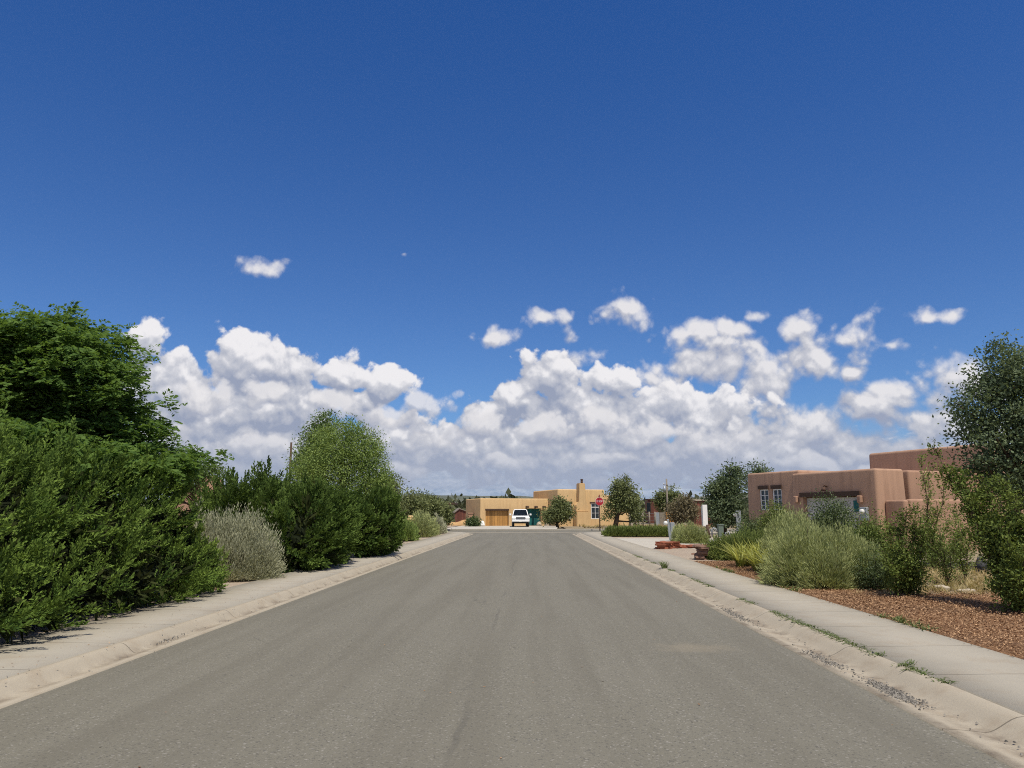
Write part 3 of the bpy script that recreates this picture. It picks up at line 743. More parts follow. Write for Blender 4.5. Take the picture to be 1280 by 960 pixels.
def leafy_shrub(name, label, stems, mat, seed, per=10, L=0.055, W=0.026, crad=0.05, step=0.055, cat='shrub', group=None, barkmat=None, twig=0.32, n_twigs=9, base=None):
    """upright or arching shrub: each stem is a list of points (world); twigs leave it and carry leaves"""
    r = np.random.default_rng(seed)
    b = base or stems[0][0]
    t = thing(name, label, cat, (b[0], b[1], 0.1), 0, group)
    bx = np.array([b[0], b[1], 0.1]); bm = bmesh.new(); D = []
    for st in stems:
        pts = np.array(st, float) - bx
        # resample with a little wander
        seg = np.linalg.norm(np.diff(pts, axis=0), axis=1); s = np.concatenate([[0], np.cumsum(seg)]); tot = s[-1]
        u = np.linspace(0, tot, 9); Q = np.stack([np.interp(u, s, pts[:, i]) for i in range(3)], 1)
        Q[1:-1] += r.normal(0, 0.018 * tot ** 0.5, Q[1:-1].shape)
        rr = 0.009 + 0.006 * tot
        add_tube(bm, Q, list(np.linspace(rr, rr * 0.2, 9)), 5, cap=False)
        nt = max(3, int(n_twigs * tot))
        for k in range(nt):
            f = r.uniform(0.12, 1.0); p = np.array([np.interp(f * tot, u, Q[:, i]) for i in range(3)])
            ax = nrm((Q[-1] - Q[0])[None])[0]
            d = nrm((rand_dir(r, 1)[0] * 0.9 + ax * 0.9 + np.array([0, 0, 0.15]))[None])[0]
            tl = twig * r.uniform(0.5, 1.3) * (1.15 - 0.6 * f)
            e = p + d * tl
            add_tube(bm, [p, (p + e) / 2 + r.normal(0, 0.015, 3), e], [rr * 0.35, rr * 0.25, rr * 0.1], 3, cap=False)
            m = max(2, int(tl / step)); q = p + (e - p) * np.linspace(0.1, 1, m)[:, None]
            D.append(leaf_clumps(r, q, np.repeat(d[None], m, 0), per, crad, L, W, 0.1, 0.9, 0.5))
    leaf_ob('foliage', join_data(*D), mat, t, 0.0)
    from_bm('stems', bm, barkmat or M['bark'], t)
    return t

def blades(name, label, cat, clumps, mat, seed, n=60, h=0.5, w=0.02, arch=0.5, seg=4, group=None, kind=None):
    """tufts of arching blades; clumps = list of (x, y, z, scale)"""
    r = np.random.default_rng(seed)
    V = []; Fq = []; T = []
    c0 = np.array(clumps[0][:3]) if kind is None else np.zeros(3)
    for (x, y, z, s) in clumps:
        az_ = r.uniform(0, 2 * math.pi, n); ln = h * s * r.uniform(0.55, 1.25, n); ar = arch * r.uniform(0.3, 1.5, n)
        dirh = np.stack([np.cos(az_), np.sin(az_), 0 * az_], 1); sd_ = np.stack([-np.sin(az_), np.cos(az_), 0 * az_], 1)
        p0 = np.array([x, y, z]) - c0 + dirh * r.uniform(0, 0.06 * s, (n, 1)) + sd_ * r.normal(0, 0.03 * s, (n, 1))
        prev = None
        ti = np.clip(r.normal(0.5, 0.22, n), 0, 1)
        for k in range(seg + 1):
            f = k / seg
            c = p0 + np.array([0, 0, 1.0]) * (ln * (f - 0.45 * ar * f * f))[:, None] + dirh * (ln * ar * f * f)[:, None] + dirh * (ln * 0.25 * f)[:, None]
            ww = w * s * (1 - f ** 2.2) * 0.5 + 0.001
            cur = (c - sd_ * ww, c + sd_ * ww)
            if prev is not None:
                b = sum(len(v) for v in V)
                blk = np.stack([prev[0], prev[1], cur[1], cur[0]], 1).reshape(-1, 3)
                V.append(blk); Fq.append(np.arange(4 * n).reshape(n, 4) + b); T.append(ti)
            prev = cur
    o = np_mesh(name, np.concatenate(V), np.concatenate(Fq), mat, None, np.concatenate(T))
    o.location = c0
    tag(o, label, cat, group, kind)
    return o

def E(px, py, Y, rx, ry, rd=None, n=None):
    """an ellipsoid seen at pixel (px,py), Y metres off, of rx by ry pixels; its depth is rd metres"""
    c = at(px, py, Y); s = px_m(Y)
    return (tuple(c), (rx * s, rd if rd else rx * s, ry * s))

# ------------------------------------------------------------------ planting, left of the street
def ground_xy(px, py, z=0.1):
    p = gp(px, py, z); return (p.x, p.y)

# the long juniper hedge, nearest on the left: a chain of overlapping mounds along the walk
hedge = []
for i, y in enumerate(np.arange(4.2, 14.3, 0.9)):
    ht = 2.52 if y < 13.2 else 2.52 - (y - 13.2) * 0.14
    x_face = -5.86 + 0.10 * math.sin(y * 1.7)
    hedge.append(((x_face - 1.30, y, ht * 0.46), (1.15, 0.95, ht * 0.48 + 0.12 * math.sin(y * 2.9))))
    hedge.append(((x_face - 0.88, y + 0.4, 0.52), (0.98, 0.85, 0.55)))
    hedge.append(((x_face - 2.5, y + 0.4, ht * 0.62 + 0.12 * math.sin(y * 2.1)), (1.5, 1.1, ht * 0.43)))
juniper('juniper_hedge', 'long dense dark green juniper hedge overhanging the left sidewalk in the foreground', hedge, 6400, M['juniper'], 1, L=0.46, k=13, bl=0.055, bw=0.024, spray=0.17, core=0.50, shell=(0.76, 1.04), hollow=-0.28, face=(1, 0, 0.5), category='hedge', lean=(0.15, 0.12, 0.40))
juniper('bright_shrub', 'small yellow-green shrub tucked against the far end of the long juniper hedge',
        [((-6.78, 14.9, 0.75), (0.45, 0.5, 0.75)), ((-6.68, 15.2, 0.45), (0.48, 0.5, 0.45))], 130, M['juniper_yellow'], 2, L=0.34, spray=0.15, k=10)
# the broken stump at its end
bm = bmesh.new()
c = ground_xy(268, 737)
for k in range(4):
    a = k * 1.7
    add_tube(bm, [(c[0] + 0.06 * math.cos(a), c[1] + 0.06 * math.sin(a), 0.05), (c[0] + 0.07 * math.cos(a), c[1] + 0.07 * math.sin(a), 0.22), (c[0] + 0.05 * math.cos(a), c[1] + 0.05 * math.sin(a), 0.36 - 0.05 * k)], [0.085, 0.07, 0.03], 7)
tag(from_bm('tree_stump', bm, M['tan_wood']), 'short pale broken stump between the long juniper hedge and the silver sagebrush', 'stump')

# silver sagebrush
sx_, sy_ = ground_xy(273, 727)
brush('sagebrush', 'silver-grey rounded sagebrush standing between two dark junipers beside the left sidewalk',
      [((sx_ - 0.15, sy_ + 0.95), 0.15, (1.05, 0.95, 1.44)), ((sx_ + 0.35, sy_ + 0.9), 0.15, (0.74, 0.8, 1.14)), ((sx_ - 0.75, sy_ + 0.7), 0.15, (0.62, 0.7, 1.35)),
       ((sx_ + 0.05, sy_ + 0.32), 0.12, (0.66, 0.5, 0.92)), ((sx_ - 0.62, sy_ + 0.3), 0.12, (0.40, 0.4, 0.75))],
      4200, M['sage'], 4, L=0.07, W=0.015, per=20, upright=0.8, fill=0.55)

# two spreading junipers beyond it, and the ragged one behind
def jun_px(name, label, rows, n, seed, **kw):
    es = []
    for (px, py, Y, rx, ry, rd) in rows: es.append(E(px, py, Y, rx, ry, rd))
    return juniper(name, label, es, n, M['juniper_far'], seed, **kw)
jun_px('juniper_shrub', 'broad dark juniper leaning over the left sidewalk just beyond the silver sagebrush',
       [(388, 662, 21.5, 38, 42, 1.2), (374, 678, 20.4, 34, 38, 0.9), (407, 670, 22.6, 25, 42, 1.1), (418, 662, 23.4, 16, 40, 1.1), (352, 652, 22.0, 38, 32, 1.2), (395, 636, 23.0, 30, 18, 1.0), (395, 692, 21.0, 28, 24, 0.8)],
       760, 5, L=0.55, k=11, bl=0.085, bw=0.046, spray=0.25, lean=(0.3, -0.2, 0.30), core=0.55)
jun_px('juniper_shrub', 'compact dark juniper at the foot of the round pale green tree',
       [(462, 660, 27.5, 28, 30, 1.3), (447, 664, 26.5, 23, 26, 1.0), (478, 658, 28.5, 14, 32, 1.1), (472, 640, 28.5, 20, 18, 1.2), (440, 648, 27.5, 24, 20, 1.2), (465, 672, 27.0, 26, 17, 1.0)],
       620, 6, L=0.50, k=10, bl=0.10, bw=0.056, spray=0.27, lean=(0.25, -0.2, 0.30), core=0.55)
jun_px('juniper_shrub', 'ragged upright juniper with pointed tips rising behind the silver sagebrush',
       [(290, 640, 24.0, 24, 32, 1.3), (322, 636, 24.5, 30, 28, 1.4), (350, 638, 25.0, 26, 26, 1.3), (300, 660, 23.5, 36, 32, 1.2), (266, 645, 24.0, 16, 20, 1.0)],
       520, 7, L=0.75, k=11, bl=0.09, bw=0.05, spray=0.27, lean=(0.15, -0.1, 0.65), core=0.55)

# far left honey locust with layered sprays
bx_, by_ = -11.2, 14.5
LOC = [(95, 415, 13.8, 26, 18, 0.9), (40, 425, 13.8, 50, 30, 1.5), (-40, 430, 14.2, 60, 40, 1.8), (70, 450, 14.0, 46, 34, 1.4), (140, 442, 13.6, 32, 22, 0.9), (110, 462, 13.8, 36, 24, 1.1),
       (20, 480, 14.0, 70, 40, 1.8), (150, 470, 13.4, 24, 14, 0.8), (90, 500, 14.0, 56, 34, 1.5), (165, 505, 13.6, 28, 15, 0.8), (150, 532, 13.8, 38, 20, 1.0), (50, 525, 14.0, 70, 34, 1.7),
       (185, 535, 13.8, 18, 9, 0.6), (120, 556, 14.0, 56, 26, 1.4), (10, 560, 14.2, 80, 34, 1.7), (195, 570, 14.3, 26, 20, 0.8), (-60, 500, 14.4, 80, 60, 2.0), (228, 578, 13.6, 34, 18, 0.8), (190, 580, 13.2, 36, 20, 0.8), (66, 552, 12.9, 60, 22, 0.7), (140, 565, 13.0, 40, 18, 0.7)]
r = np.random.default_rng(31)
t = thing('locust_tree', 'tall dark green locust tree with feathery layered sprays behind the long juniper hedge', 'tree', (bx_, by_, 0.08))
bxv = np.array([bx_, by_, 0.08])
LOC = [(px - 22 if px > 100 else px - 6,) + tuple(q) for px, *q in LOC]
Es = [E(*e) for e in LOC]; Es = [(np.array(c) - bxv, np.array(rd)) for c, rd in Es]
P0, out0 = ell_points(r, Es, 500, (0.35, 1.06), 0.25, cut=False)
P = (P0[:, None] + r.normal(size=(len(P0), 6, 3)) * np.array([0.22, 0.22, 0.07])).reshape(-1, 3); out = np.repeat(out0, 6, 0)
P = P + out * np.array([1, 1, 0]) * r.uniform(-0.1, 0.25, (len(P), 1))
# every clump is a flat spray of compound leaves: leaflets in two ranks along drooping stalks
def compound(r, P, out, stalks, sl, k, ll, lw):
    n = len(P); o = np.repeat(out, stalks, 0)
    A = nrm(rand_dir(r, n * stalks) * np.array([1, 1, 0.35]) + o * np.array([.7, .7, .25]) + np.array([0, 0, 0.08]))
    p0 = np.repeat(P, stalks, 0) + r.normal(0, 0.05, (n * stalks, 3))
    L = sl * r.uniform(0.6, 1.3, n * stalks)
    up = nrm(np.array([0, 0, 1.0]) + 0.45 * rand_dir(r, n * stalks)); S = nrm(np.cross(A, up))
    t_ = np.linspace(0.15, 1, k)
    sg = np.where(np.arange(k) % 2, 1.0, -1.0)
    pos = p0[:, None] + A[:, None] * (L[:, None] * t_)[..., None] - np.array([0, 0, 1.0]) * (0.20 * L[:, None] * t_ ** 2)[..., None]
    d = nrm(S[:, None] * sg[None, :, None] + A[:, None] * 0.55 + np.array([0, 0, -0.15]))
    m = n * stalks * k
    nm = nrm(np.repeat(up, k, 0) * 0.8 + 0.75 * rand_dir(r, m) + np.array([0.1, -0.35, 0]))
    ti = np.clip(np.repeat(np.repeat(r.normal(0.42, 0.2, n), stalks), k) + r.normal(0, 0.12, m), 0, 1)
    return pos.reshape(-1, 3), d.reshape(-1, 3), nm, ll * r.uniform(0.7, 1.3, m), lw * r.uniform(0.8, 1.2, m), ti
leaf_ob('crown', compound(r, P, out, 7, 0.22, 9, 0.085, 0.048), M['locust'], t, 0.02)
bm = bmesh.new(); limbs(bm, r, (0, 0, -0.05), (0.3, 0, 4.6), 0.16, P[r.choice(len(P), 60, replace=False)], 8)
from_bm('trunk', bm, M['bark'], t, smooth=True)

# the lighter feathery tree and the house beyond the hedge
tree('locust_tree', 'small pale feathery tree beside the pink adobe parapet beyond the hedge', 'tree', (at(245, 640, 30).x, 30, 0.08),
     [E(240, 592, 30, 28, 20), E(262, 590, 30, 18, 13), E(225, 600, 30, 30, 26), E(210, 580, 30, 30, 24)], at(240, 590, 30), 0.10, 420, 26, 0.20, 0.10, 0.05, M['olive_dark'], M['bark'], 33, lumps=0.2)

# round pale tree with its darker leader behind
tree('round_tree', 'rounded pale green tree rising above the dark junipers on the left', 'tree', (at(425, 690, 31).x, 31, 0.08),
     [E(425, 600, 31, 58, 55, 1.8), E(428, 562, 31, 40, 36, 1.3), E(400, 590, 31, 36, 46, 1.3), E(455, 590, 31, 34, 44, 1.3), E(430, 545, 31, 24, 20, 0.8), E(450, 560, 31, 26, 26, 0.9), E(470, 620, 31, 24, 34, 1.0), E(385, 610, 31, 22, 34, 1.0)],
     at(425, 560, 31), 0.13, 1500, 30, 0.17, 0.085, 0.045, M['olive'], M['bark'], 35, shell=(0.6, 1.04), lumps=0.10, flat=0.9)
tree('elm_tree', 'darker narrow tree whose top shows behind the rounded pale green tree', 'tree', (at(405, 680, 36).x, 36, 0.08),
     [E(402, 545, 36, 20, 26), E(392, 570, 36, 22, 30), E(406, 530, 36, 13, 13), E(385, 590, 36, 20, 30)], at(402, 540, 36), 0.12, 420, 26, 0.2, 0.11, 0.06, M['olive_dark'], M['bark'], 36, lumps=0.12)
tree('pinyon_tree', 'dark pinyon showing at the right edge of the rounded pale green tree', 'tree', (at(487, 680, 38).x, 38, 0.08),
     [E(488, 615, 38, 13, 22), E(486, 640, 38, 15, 30), E(478, 610, 38, 14, 20)], at(487, 605, 38), 0.10, 300, 24, 0.2, 0.12, 0.05, M['pinyon'], M['bark'], 37)

# brush further along the left walk
def brush_px(name, label, rows, n, mat, seed, **kw):
    ms = []
    for (px, pbase, ptop, rx, rd) in rows:
        p = gp(px, pbase, 0.1); Y = p.y + rd; s = px_m(Y)
        ms.append(((at(px, pbase, Y).x, Y), 0.1, (rx * s, rd, at(px, ptop, Y).z - 0.1)))
    return brush(name, label, ms, n, mat, seed, **kw)
brush_px('rabbitbrush', 'olive green rabbitbrush at the foot of the tan pillar on the left verge', [(506, 677, 650, 12, 1.0), (500, 676, 645, 10, 1.0), (513, 676, 654, 10, 1.0)], 900, M['olive'], 41, L=0.13, W=0.04, per=14)
brush_px('rabbitbrush', 'broad grey-green rabbitbrush mound beyond the tan pillar on the left verge', [(527, 672, 642, 16, 1.4), (538, 670, 646, 10, 1.3), (518, 671, 643, 10, 1.2)], 1000, M['chamisa'], 42, L=0.14, W=0.035, per=14)
brush_px('rabbitbrush', 'smallest silvery rabbitbrush, last of the row on the left verge', [(546, 668, 647, 9, 1.4), (552, 667, 654, 6, 1.2)], 500, M['sage'], 43, L=0.15, W=0.04, per=12)
p = gp(513, 672, 0.1)
bm = bmesh.new(); Yp = p.y + 2.2
add_box(bm, (at(513, 660, Yp).x, Yp, 0.55), (0.46, 0.46, 1.5), 0.3, 0.12)
add_box(bm, (at(513, 660, Yp).x, Yp, 1.33), (0.34, 0.34, 0.2), 0.3, 0.09)
tag(from_bm('adobe_pillar', bm, M['tan_stucco'], smooth=False), 'short rounded tan adobe pillar rising out of the brush on the left verge', 'pillar')

# dark pinyons behind
for i, (px, py, Y, rx, ry, lab) in enumerate([(515, 632, 62, 17, 18, 'dark pinyon tree nearest the rounded pale tree, at the left end of the pinyon row'),
                                           (535, 634, 66, 16, 16, 'dark pinyon tree in the middle of the row above the rabbitbrush mounds'),
                                           (551, 640, 70, 11, 12, 'low dark pinyon at the right end of the row, before the grey porch post')]):
    b = (at(px, 650, Y).x, Y, 0.06)
    tree('pinyon_tree', lab, 'tree', b, [E(px, py, Y, rx, ry), E(px - rx * 0.6, py + 6, Y, rx * 0.6, ry * 0.8), E(px + rx * 0.5, py + 6, Y, rx * 0.6, ry * 0.75)], at(px, py, Y), 0.14, 420, 18, 0.26, 0.2, 0.09, M['pinyon'], M['bark'], 50 + i, group='pinyons behind the left verge', n_limb=14)

# ------------------------------------------------------------------ planting, right of the street
# big rabbitbrush beside the walk
def mnd(px, py, rd_, h, rx, back=0.0):
    p = gp(px, py, 0.1); return ((p.x, p.y + rd_ + back), 0.08, (rx, rd_, h))
brush('rabbitbrush', 'largest feathery grey-green rabbitbrush leaning over the right sidewalk at the edge of the mulch',
      [mnd(1030, 737, 0.85, 1.30, 0.86), mnd(1072, 737, 0.7, 1.12, 0.72), mnd(1012, 732, 0.7, 1.10, 0.60), mnd(1045, 739, 0.45, 0.85, 0.6), mnd(1095, 738, 0.5, 0.85, 0.5)], 5200, M['chamisa'], 60, L=0.10, W=0.011, per=20, upright=0.35, fill=0.35)
brush('rabbitbrush', 'second grey-green rabbitbrush, just behind the largest one and beside the yellow-green iris',
      [mnd(1006, 720, 0.8, 1.45, 0.74), mnd(992, 719, 0.6, 1.20, 0.52)], 3000, M['chamisa'], 61, L=0.11, W=0.013, per=18, upright=0.35, fill=0.35)
brush('low_shrub', 'low spreading dark green shrub between the iris clump and the brown stone stack',
      [mnd(930, 702, 0.8, 0.80, 0.85), mnd(912, 701, 0.7, 0.70, 0.65), mnd(950, 701, 0.9, 0.90, 0.9), mnd(901, 699, 0.5, 0.48, 0.36)], 2600, M['green_shrub'], 62, L=0.085, W=0.024, per=18, upright=0.5, fill=0.4)
ic = []
rr = np.random.default_rng(5)
for k in range(9):
    p = gp(924 + 6.2 * k + rr.uniform(-3, 3), 708.5 + 1.3 * k + rr.uniform(-3, 2), 0.1); ic.append((p.x, p.y, 0.1, rr.uniform(0.85, 1.15)))
blades('iris_clump', 'clump of yellow-green sword-leaved iris at the edge of the right sidewalk', 'plant', ic, M['iris'], 63, n=52, h=0.80, w=0.055, arch=0.62)
brush('grass_tuft', 'pale yellow-green grass tuft at the foot of the largest rabbitbrush', [mnd(973, 720, 0.25, 0.38, 0.28)], 260, M['iris'], 64, L=0.12, W=0.012, per=12, cat='plant')

# shrubs before the right house
leafp = dict(per=9, crad=0.07, step=0.07)
def bush(name, label, px, py, ptop, rx, Y, mat, seed, n=240, per=26, L=0.075, W=0.035, group=None, crad=0.13):
    b = (at(px, py, Y).x, Y, 0.1); zt = at(px, ptop, Y).z; s = px_m(Y)
    h = zt - 0.1
    return tree(name, label, 'shrub', b, [((b[0], Y, 0.1 + h * 0.55), (rx * s, rx * s * 0.9, h * 0.45)), ((b[0] - rx * s * 0.4, Y - 0.2, 0.1 + h * 0.4), (rx * s * 0.6, rx * s * 0.6, h * 0.4)), ((b[0] + rx * s * 0.4, Y + 0.1, 0.1 + h * 0.42), (rx * s * 0.6, rx * s * 0.6, h * 0.42))],
                (b[0], Y, 0.1 + h * 0.6), 0.05, n, per, crad, L, W, mat, M['bark'], seed, group, parts=('foliage', 'stems'), flat=0.9, lumps=0.15)
bush('shrub', 'rounded bright green shrub in front of the two tall windows of the brown adobe house', 970, 668, 627, 20, 31, M['green_shrub'], 70, 380)
bush('shrub', 'low dark shrub at the left corner of the brown adobe house', 940, 664, 644, 20, 36, M['dark_shrub'], 71, 300)
bush('shrub', 'dark rounded shrub standing before the white garage door of the brown adobe house', 1040, 690, 618, 30, 22, M['dark_shrub'], 72, 620, 26, 0.06, 0.03)
bush('shrub', 'green shrub between the largest rabbitbrush and the wall of the brown adobe house', 1090, 705, 640, 26, 18.5, M['green_shrub'], 73, 420, 26, 0.055, 0.026)
bush('shrub', 'brownish low shrub at the right foot of the largest rabbitbrush', 1096, 737, 692, 26, 15.6, M['dark_shrub'], 74, 260, 24, 0.04, 0.018, crad=0.1)

# upright plum at the mulch
def stems_px(base_px, Y, tops, spread=0.25, seed=0):
    b = gp(base_px[0], base_px[1], 0.1); r = np.random.default_rng(seed); out = []
    for (px, py, dy) in tops:
        t_ = at(px, py, b.y + dy); m = b.lerp(t_, 0.45) + Vector((r.normal(0, 0.05), r.normal(0, 0.05), 0.08))
        out.append([tuple(b + Vector((r.normal(0, 0.10), r.normal(0, 0.10), -0.03))), tuple(m), tuple(t_)])
    return out
leafy_shrub('plum_shrub', 'upright leafy plum shrub growing out of the wood-chip mulch', stems_px((1133, 745), 0,
            [(1112, 664, 0.1), (1122, 650, 0.2), (1133, 636, -0.1), (1145, 642, 0.1), (1156, 660, 0), (1106, 690, -0.2), (1158, 680, 0.1), (1112, 700, -0.4), (1150, 690, -0.4), (1128, 675, -0.4), (1142, 660, 0.4), (1135, 700, -0.5), (1150, 715, -0.4), (1118, 718, -0.5)], seed=3),
            M['plum'], 80, per=11, L=0.05, W=0.025, crad=0.045, step=0.04, twig=0.25, n_twigs=17)
leafy_shrub('tall_shrub', 'taller light green shrub with wand-like shoots behind the plum shrub', stems_px((1168, 712), 0,
            [(1152, 572, 0.1), (1160, 590, 0.3), (1182, 600, 0), (1170, 625, -0.3), (1195, 640, 0.2), (1145, 640, 0.3), (1205, 660, 0.1), (1180, 660, -0.4), (1158, 650, -0.3), (1190, 685, -0.2), (1150, 680, 0.2), (1210, 690, 0.0)], seed=4),
            M['light_leaf'], 81, per=7, L=0.06, W=0.03, crad=0.055, step=0.055, twig=0.30, n_twigs=12)
# big arching shrub at the right edge
leafy_shrub('arching_shrub', 'large dark-leaved shrub with a long arching branch at the right edge of the mulch', stems_px((1275, 765), 0,
            [(1172, 566, 1.6), (1195, 590, 1.4), (1215, 600, 1.2), (1235, 610, 1.0), (1250, 630, 0.3), (1270, 620, 0.2), (1290, 625, 0.1), (1310, 640, 0), (1232, 660, 0.6), (1244, 690, 0.4), (1262, 680, -0.4),
             (1285, 690, -0.6), (1268, 742, -0.4), (1300, 720, -0.2), (1280, 660, 0), (1320, 690, 0), (1215, 640, 1.0), (1255, 600, 0.8), (1275, 720, -0.6), (1290, 755, -0.3)], seed=5),
            M['plum'], 82, per=10, L=0.058, W=0.03, crad=0.055, step=0.045, twig=0.36, n_twigs=16)
for i, (px, py, Y, ptop, lab) in enumerate([(1205, 712, 17.0, 650, 'thin pale green shrub in the dry grass between the plum and the arching shrub'), (1185, 720, 16.2, 676, 'short pale green shrub in the dry grass close behind the plum')]):
    b = at(px, py, Y)
    leafy_shrub('thin_shrub', lab, [[(b.x, Y, 0.08), (b.x + dx * 0.5, Y + dy * 0.5, 0.6), (at(px + ox, ptop + oy, Y).x, Y + dy, at(px + ox, ptop + oy, Y).z)] for dx, dy, ox, oy in ((-.1, .1, -8, 6), (.1, -.1, 6, 0), (0, .2, -3, -6))],
                M['green_shrub'] if i else M['light_leaf'], 90 + i, per=9, L=0.05, W=0.022, crad=0.06, step=0.06, twig=0.4, n_twigs=16)

# tall tree at the right
tree('cottonwood_tree', 'tall blue-green tree rising behind the shrubs at the right edge of the picture', 'tree', (at(1262, 700, 21).x, 21, 0.08),
     [E(1258, 440, 21, 17, 20, 0.6), E(1248, 470, 21, 26, 28, 0.9), E(1222, 502, 21, 27, 22, 0.8), E(1255, 510, 21, 46, 38, 1.2), E(1275, 480, 21, 40, 34, 1.3), E(1240, 550, 21, 40, 36, 1.2), E(1290, 530, 21, 50, 50, 1.6), E(1225, 530, 21, 24, 20, 0.8),
      E(1265, 590, 21, 44, 34, 1.3), E(1300, 460, 21, 44, 34, 1.4), E(1240, 590, 21, 26, 26, 1.0), E(1310, 590, 21, 50, 50, 1.6)],
     at(1268, 480, 21), 0.16, 860, 34, 0.17, 0.095, 0.058, M['spruce'], M['bark'], 95, shell=(0.45, 1.10), lumps=0.30, n_limb=44)
# tree at the left corner of the brown house
tree('cottonwood_tree', 'dark leafy tree at the left corner of the brown adobe house', 'tree', (at(904, 658, 56).x, 56, 0.08),
     [E(917, 593, 56, 9, 14), E(904, 610, 56, 14, 16), E(914, 622, 56, 13, 24), E(900, 632, 56, 13, 20), E(907, 643, 56, 18, 14), E(893, 612, 56, 8, 8)],
     at(912, 600, 56), 0.14, 560, 24, 0.30, 0.20, 0.105, M['spruce'], M['bark'], 96, shell=(0.4, 1.08), lumps=0.22)
tree('pinyon_tree', 'small dark treetop showing above the roof of the brown adobe house', 'tree', (at(946, 650, 52).x, 52, 0.06),
     [E(946, 588, 52, 8, 12), E(955, 592, 52, 10, 8), E(940, 600, 52, 12, 14), E(950, 620, 52, 16, 24)], at(946, 590, 52), 0.12, 200, 18, 0.24, 0.18, 0.08, M['spruce'], M['bark'], 97)
# low hedge along the far side of the driveway
hb = []
for k in range(16):
    px = 762 + k * 5.8
    p = gp(px, 671, 0.1); hb.append(((p.x, p.y + 0.5), 0.08, (0.42, 0.55, 0.58)))
brush('low_hedge', 'low green hedge of upright grassy shrubs along the far edge of the driveway', hb, 2600, M['green_shrub'], 98, L=0.16, W=0.04, per=13, cat='hedge', upright=1.2, fill=0.25)
brush_px('rabbitbrush', 'feathery rabbitbrush beside the white marker post at the driveway', [(862, 680, 655, 15, 0.9), (848, 678, 660, 8, 0.7), (875, 680, 660, 10, 0.8)], 1100, M['chamisa'], 99, L=0.11, W=0.02, per=15)

# far right: dry brush, round tree, before the yellow house
tree('pinyon_tree', 'bushy pinyon in front of the window of the yellow house, beside the teal gate', 'tree', (at(697, 657, 83).x, 83, 0.06),
     [E(699, 632, 83, 9, 10), E(695, 643, 83, 15, 10), E(706, 641, 83, 10, 12), E(688, 647, 83, 8, 7), E(700, 636, 83, 12, 10)], at(698, 634, 83), 0.14, 420, 18, 0.28, 0.26, 0.12, M['pinyon'], M['bark'], 100, n_limb=16)
tree('pinyon_tree', 'tall pinyon with a bare forked trunk just right of the stop sign', 'tree', (at(769, 656, 79).x, 79, 0.06),
     [E(779, 608, 79, 14, 11), E(786, 620, 79, 15, 13), E(769, 628, 79, 11, 10), E(774, 616, 79, 12, 12), E(791, 633, 79, 11, 11), E(764, 638, 79, 8, 8), E(796, 645, 79, 7, 8), E(760, 648, 79, 5, 6), E(780, 630, 79, 12, 9)],
     at(778, 612, 79), 0.24, 300, 26, 0.30, 0.25, 0.12, M['pinyon'], M['bark'], 101, n_limb=26, lumps=0.25, shell=(0.3, 1.08))
tree('round_tree', 'round dark green tree behind the wooden utility pole', 'tree', (at(836, 655, 105).x, 105, 0.06),
     [E(836, 624, 105, 14, 13), E(830, 626, 105, 9, 11), E(844, 626, 105, 9, 11), E(836, 634, 105, 13, 10)], at(836, 622, 105), 0.25, 420, 18, 0.35, 0.32, 0.16, M['pinyon'], M['bark'], 102, n_limb=14)
tree('dry_shrub', 'tall brownish dry shrub to the right of the wooden utility pole', 'shrub', (at(852, 655, 88).x, 88, 0.06),
     [E(853, 637, 88, 14, 13), E(846, 642, 88, 11, 12), E(862, 640, 88, 10, 12), E(856, 628, 88, 8, 8)], at(852, 634, 88), 0.12, 420, 16, 0.35, 0.28, 0.10, M['dry_olive'], M['grey_bark'], 103, parts=('foliage', 'stems'))
bush('shrub', 'dark shrub at the left corner of the yellow house garage', 591, 657, 648, 7, 87, M['dark_shrub'], 104, 90, 16, 0.25, 0.12, crad=0.2)
for i, (x, y, h, lab) in enumerate([(19.5, 21.0, 3.4, 'broad pinyon in the dry yard beyond the blue-green tree at the right'), (24.0, 17.0, 2.6, 'short pinyon standing farthest right in the dry yard'), (33.0, 40.0, 4.2, 'pinyon behind the upper block of the brown adobe house')]):
    tree('pinyon_tree', lab, 'tree', (x, y, 0.07), [((x, y, h * 0.62), (h * 0.36, h * 0.36, h * 0.36)), ((x - h * 0.2, y - 0.2, h * 0.42), (h * 0.28, h * 0.28, h * 0.26)), ((x + h * 0.22, y, h * 0.45), (h * 0.27, h * 0.27, h * 0.28))],
         (x, y, h * 0.7), 0.13, 420, 24, 0.16, 0.12, 0.05, M['pinyon'], M['bark'], 130 + i, n_limb=18)
# dry grass and mulch
def scatter(n, x0, x1, y0, y1, r): return np.stack([r.uniform(x0, x1, n), r.uniform(y0, y1, n)], 1)

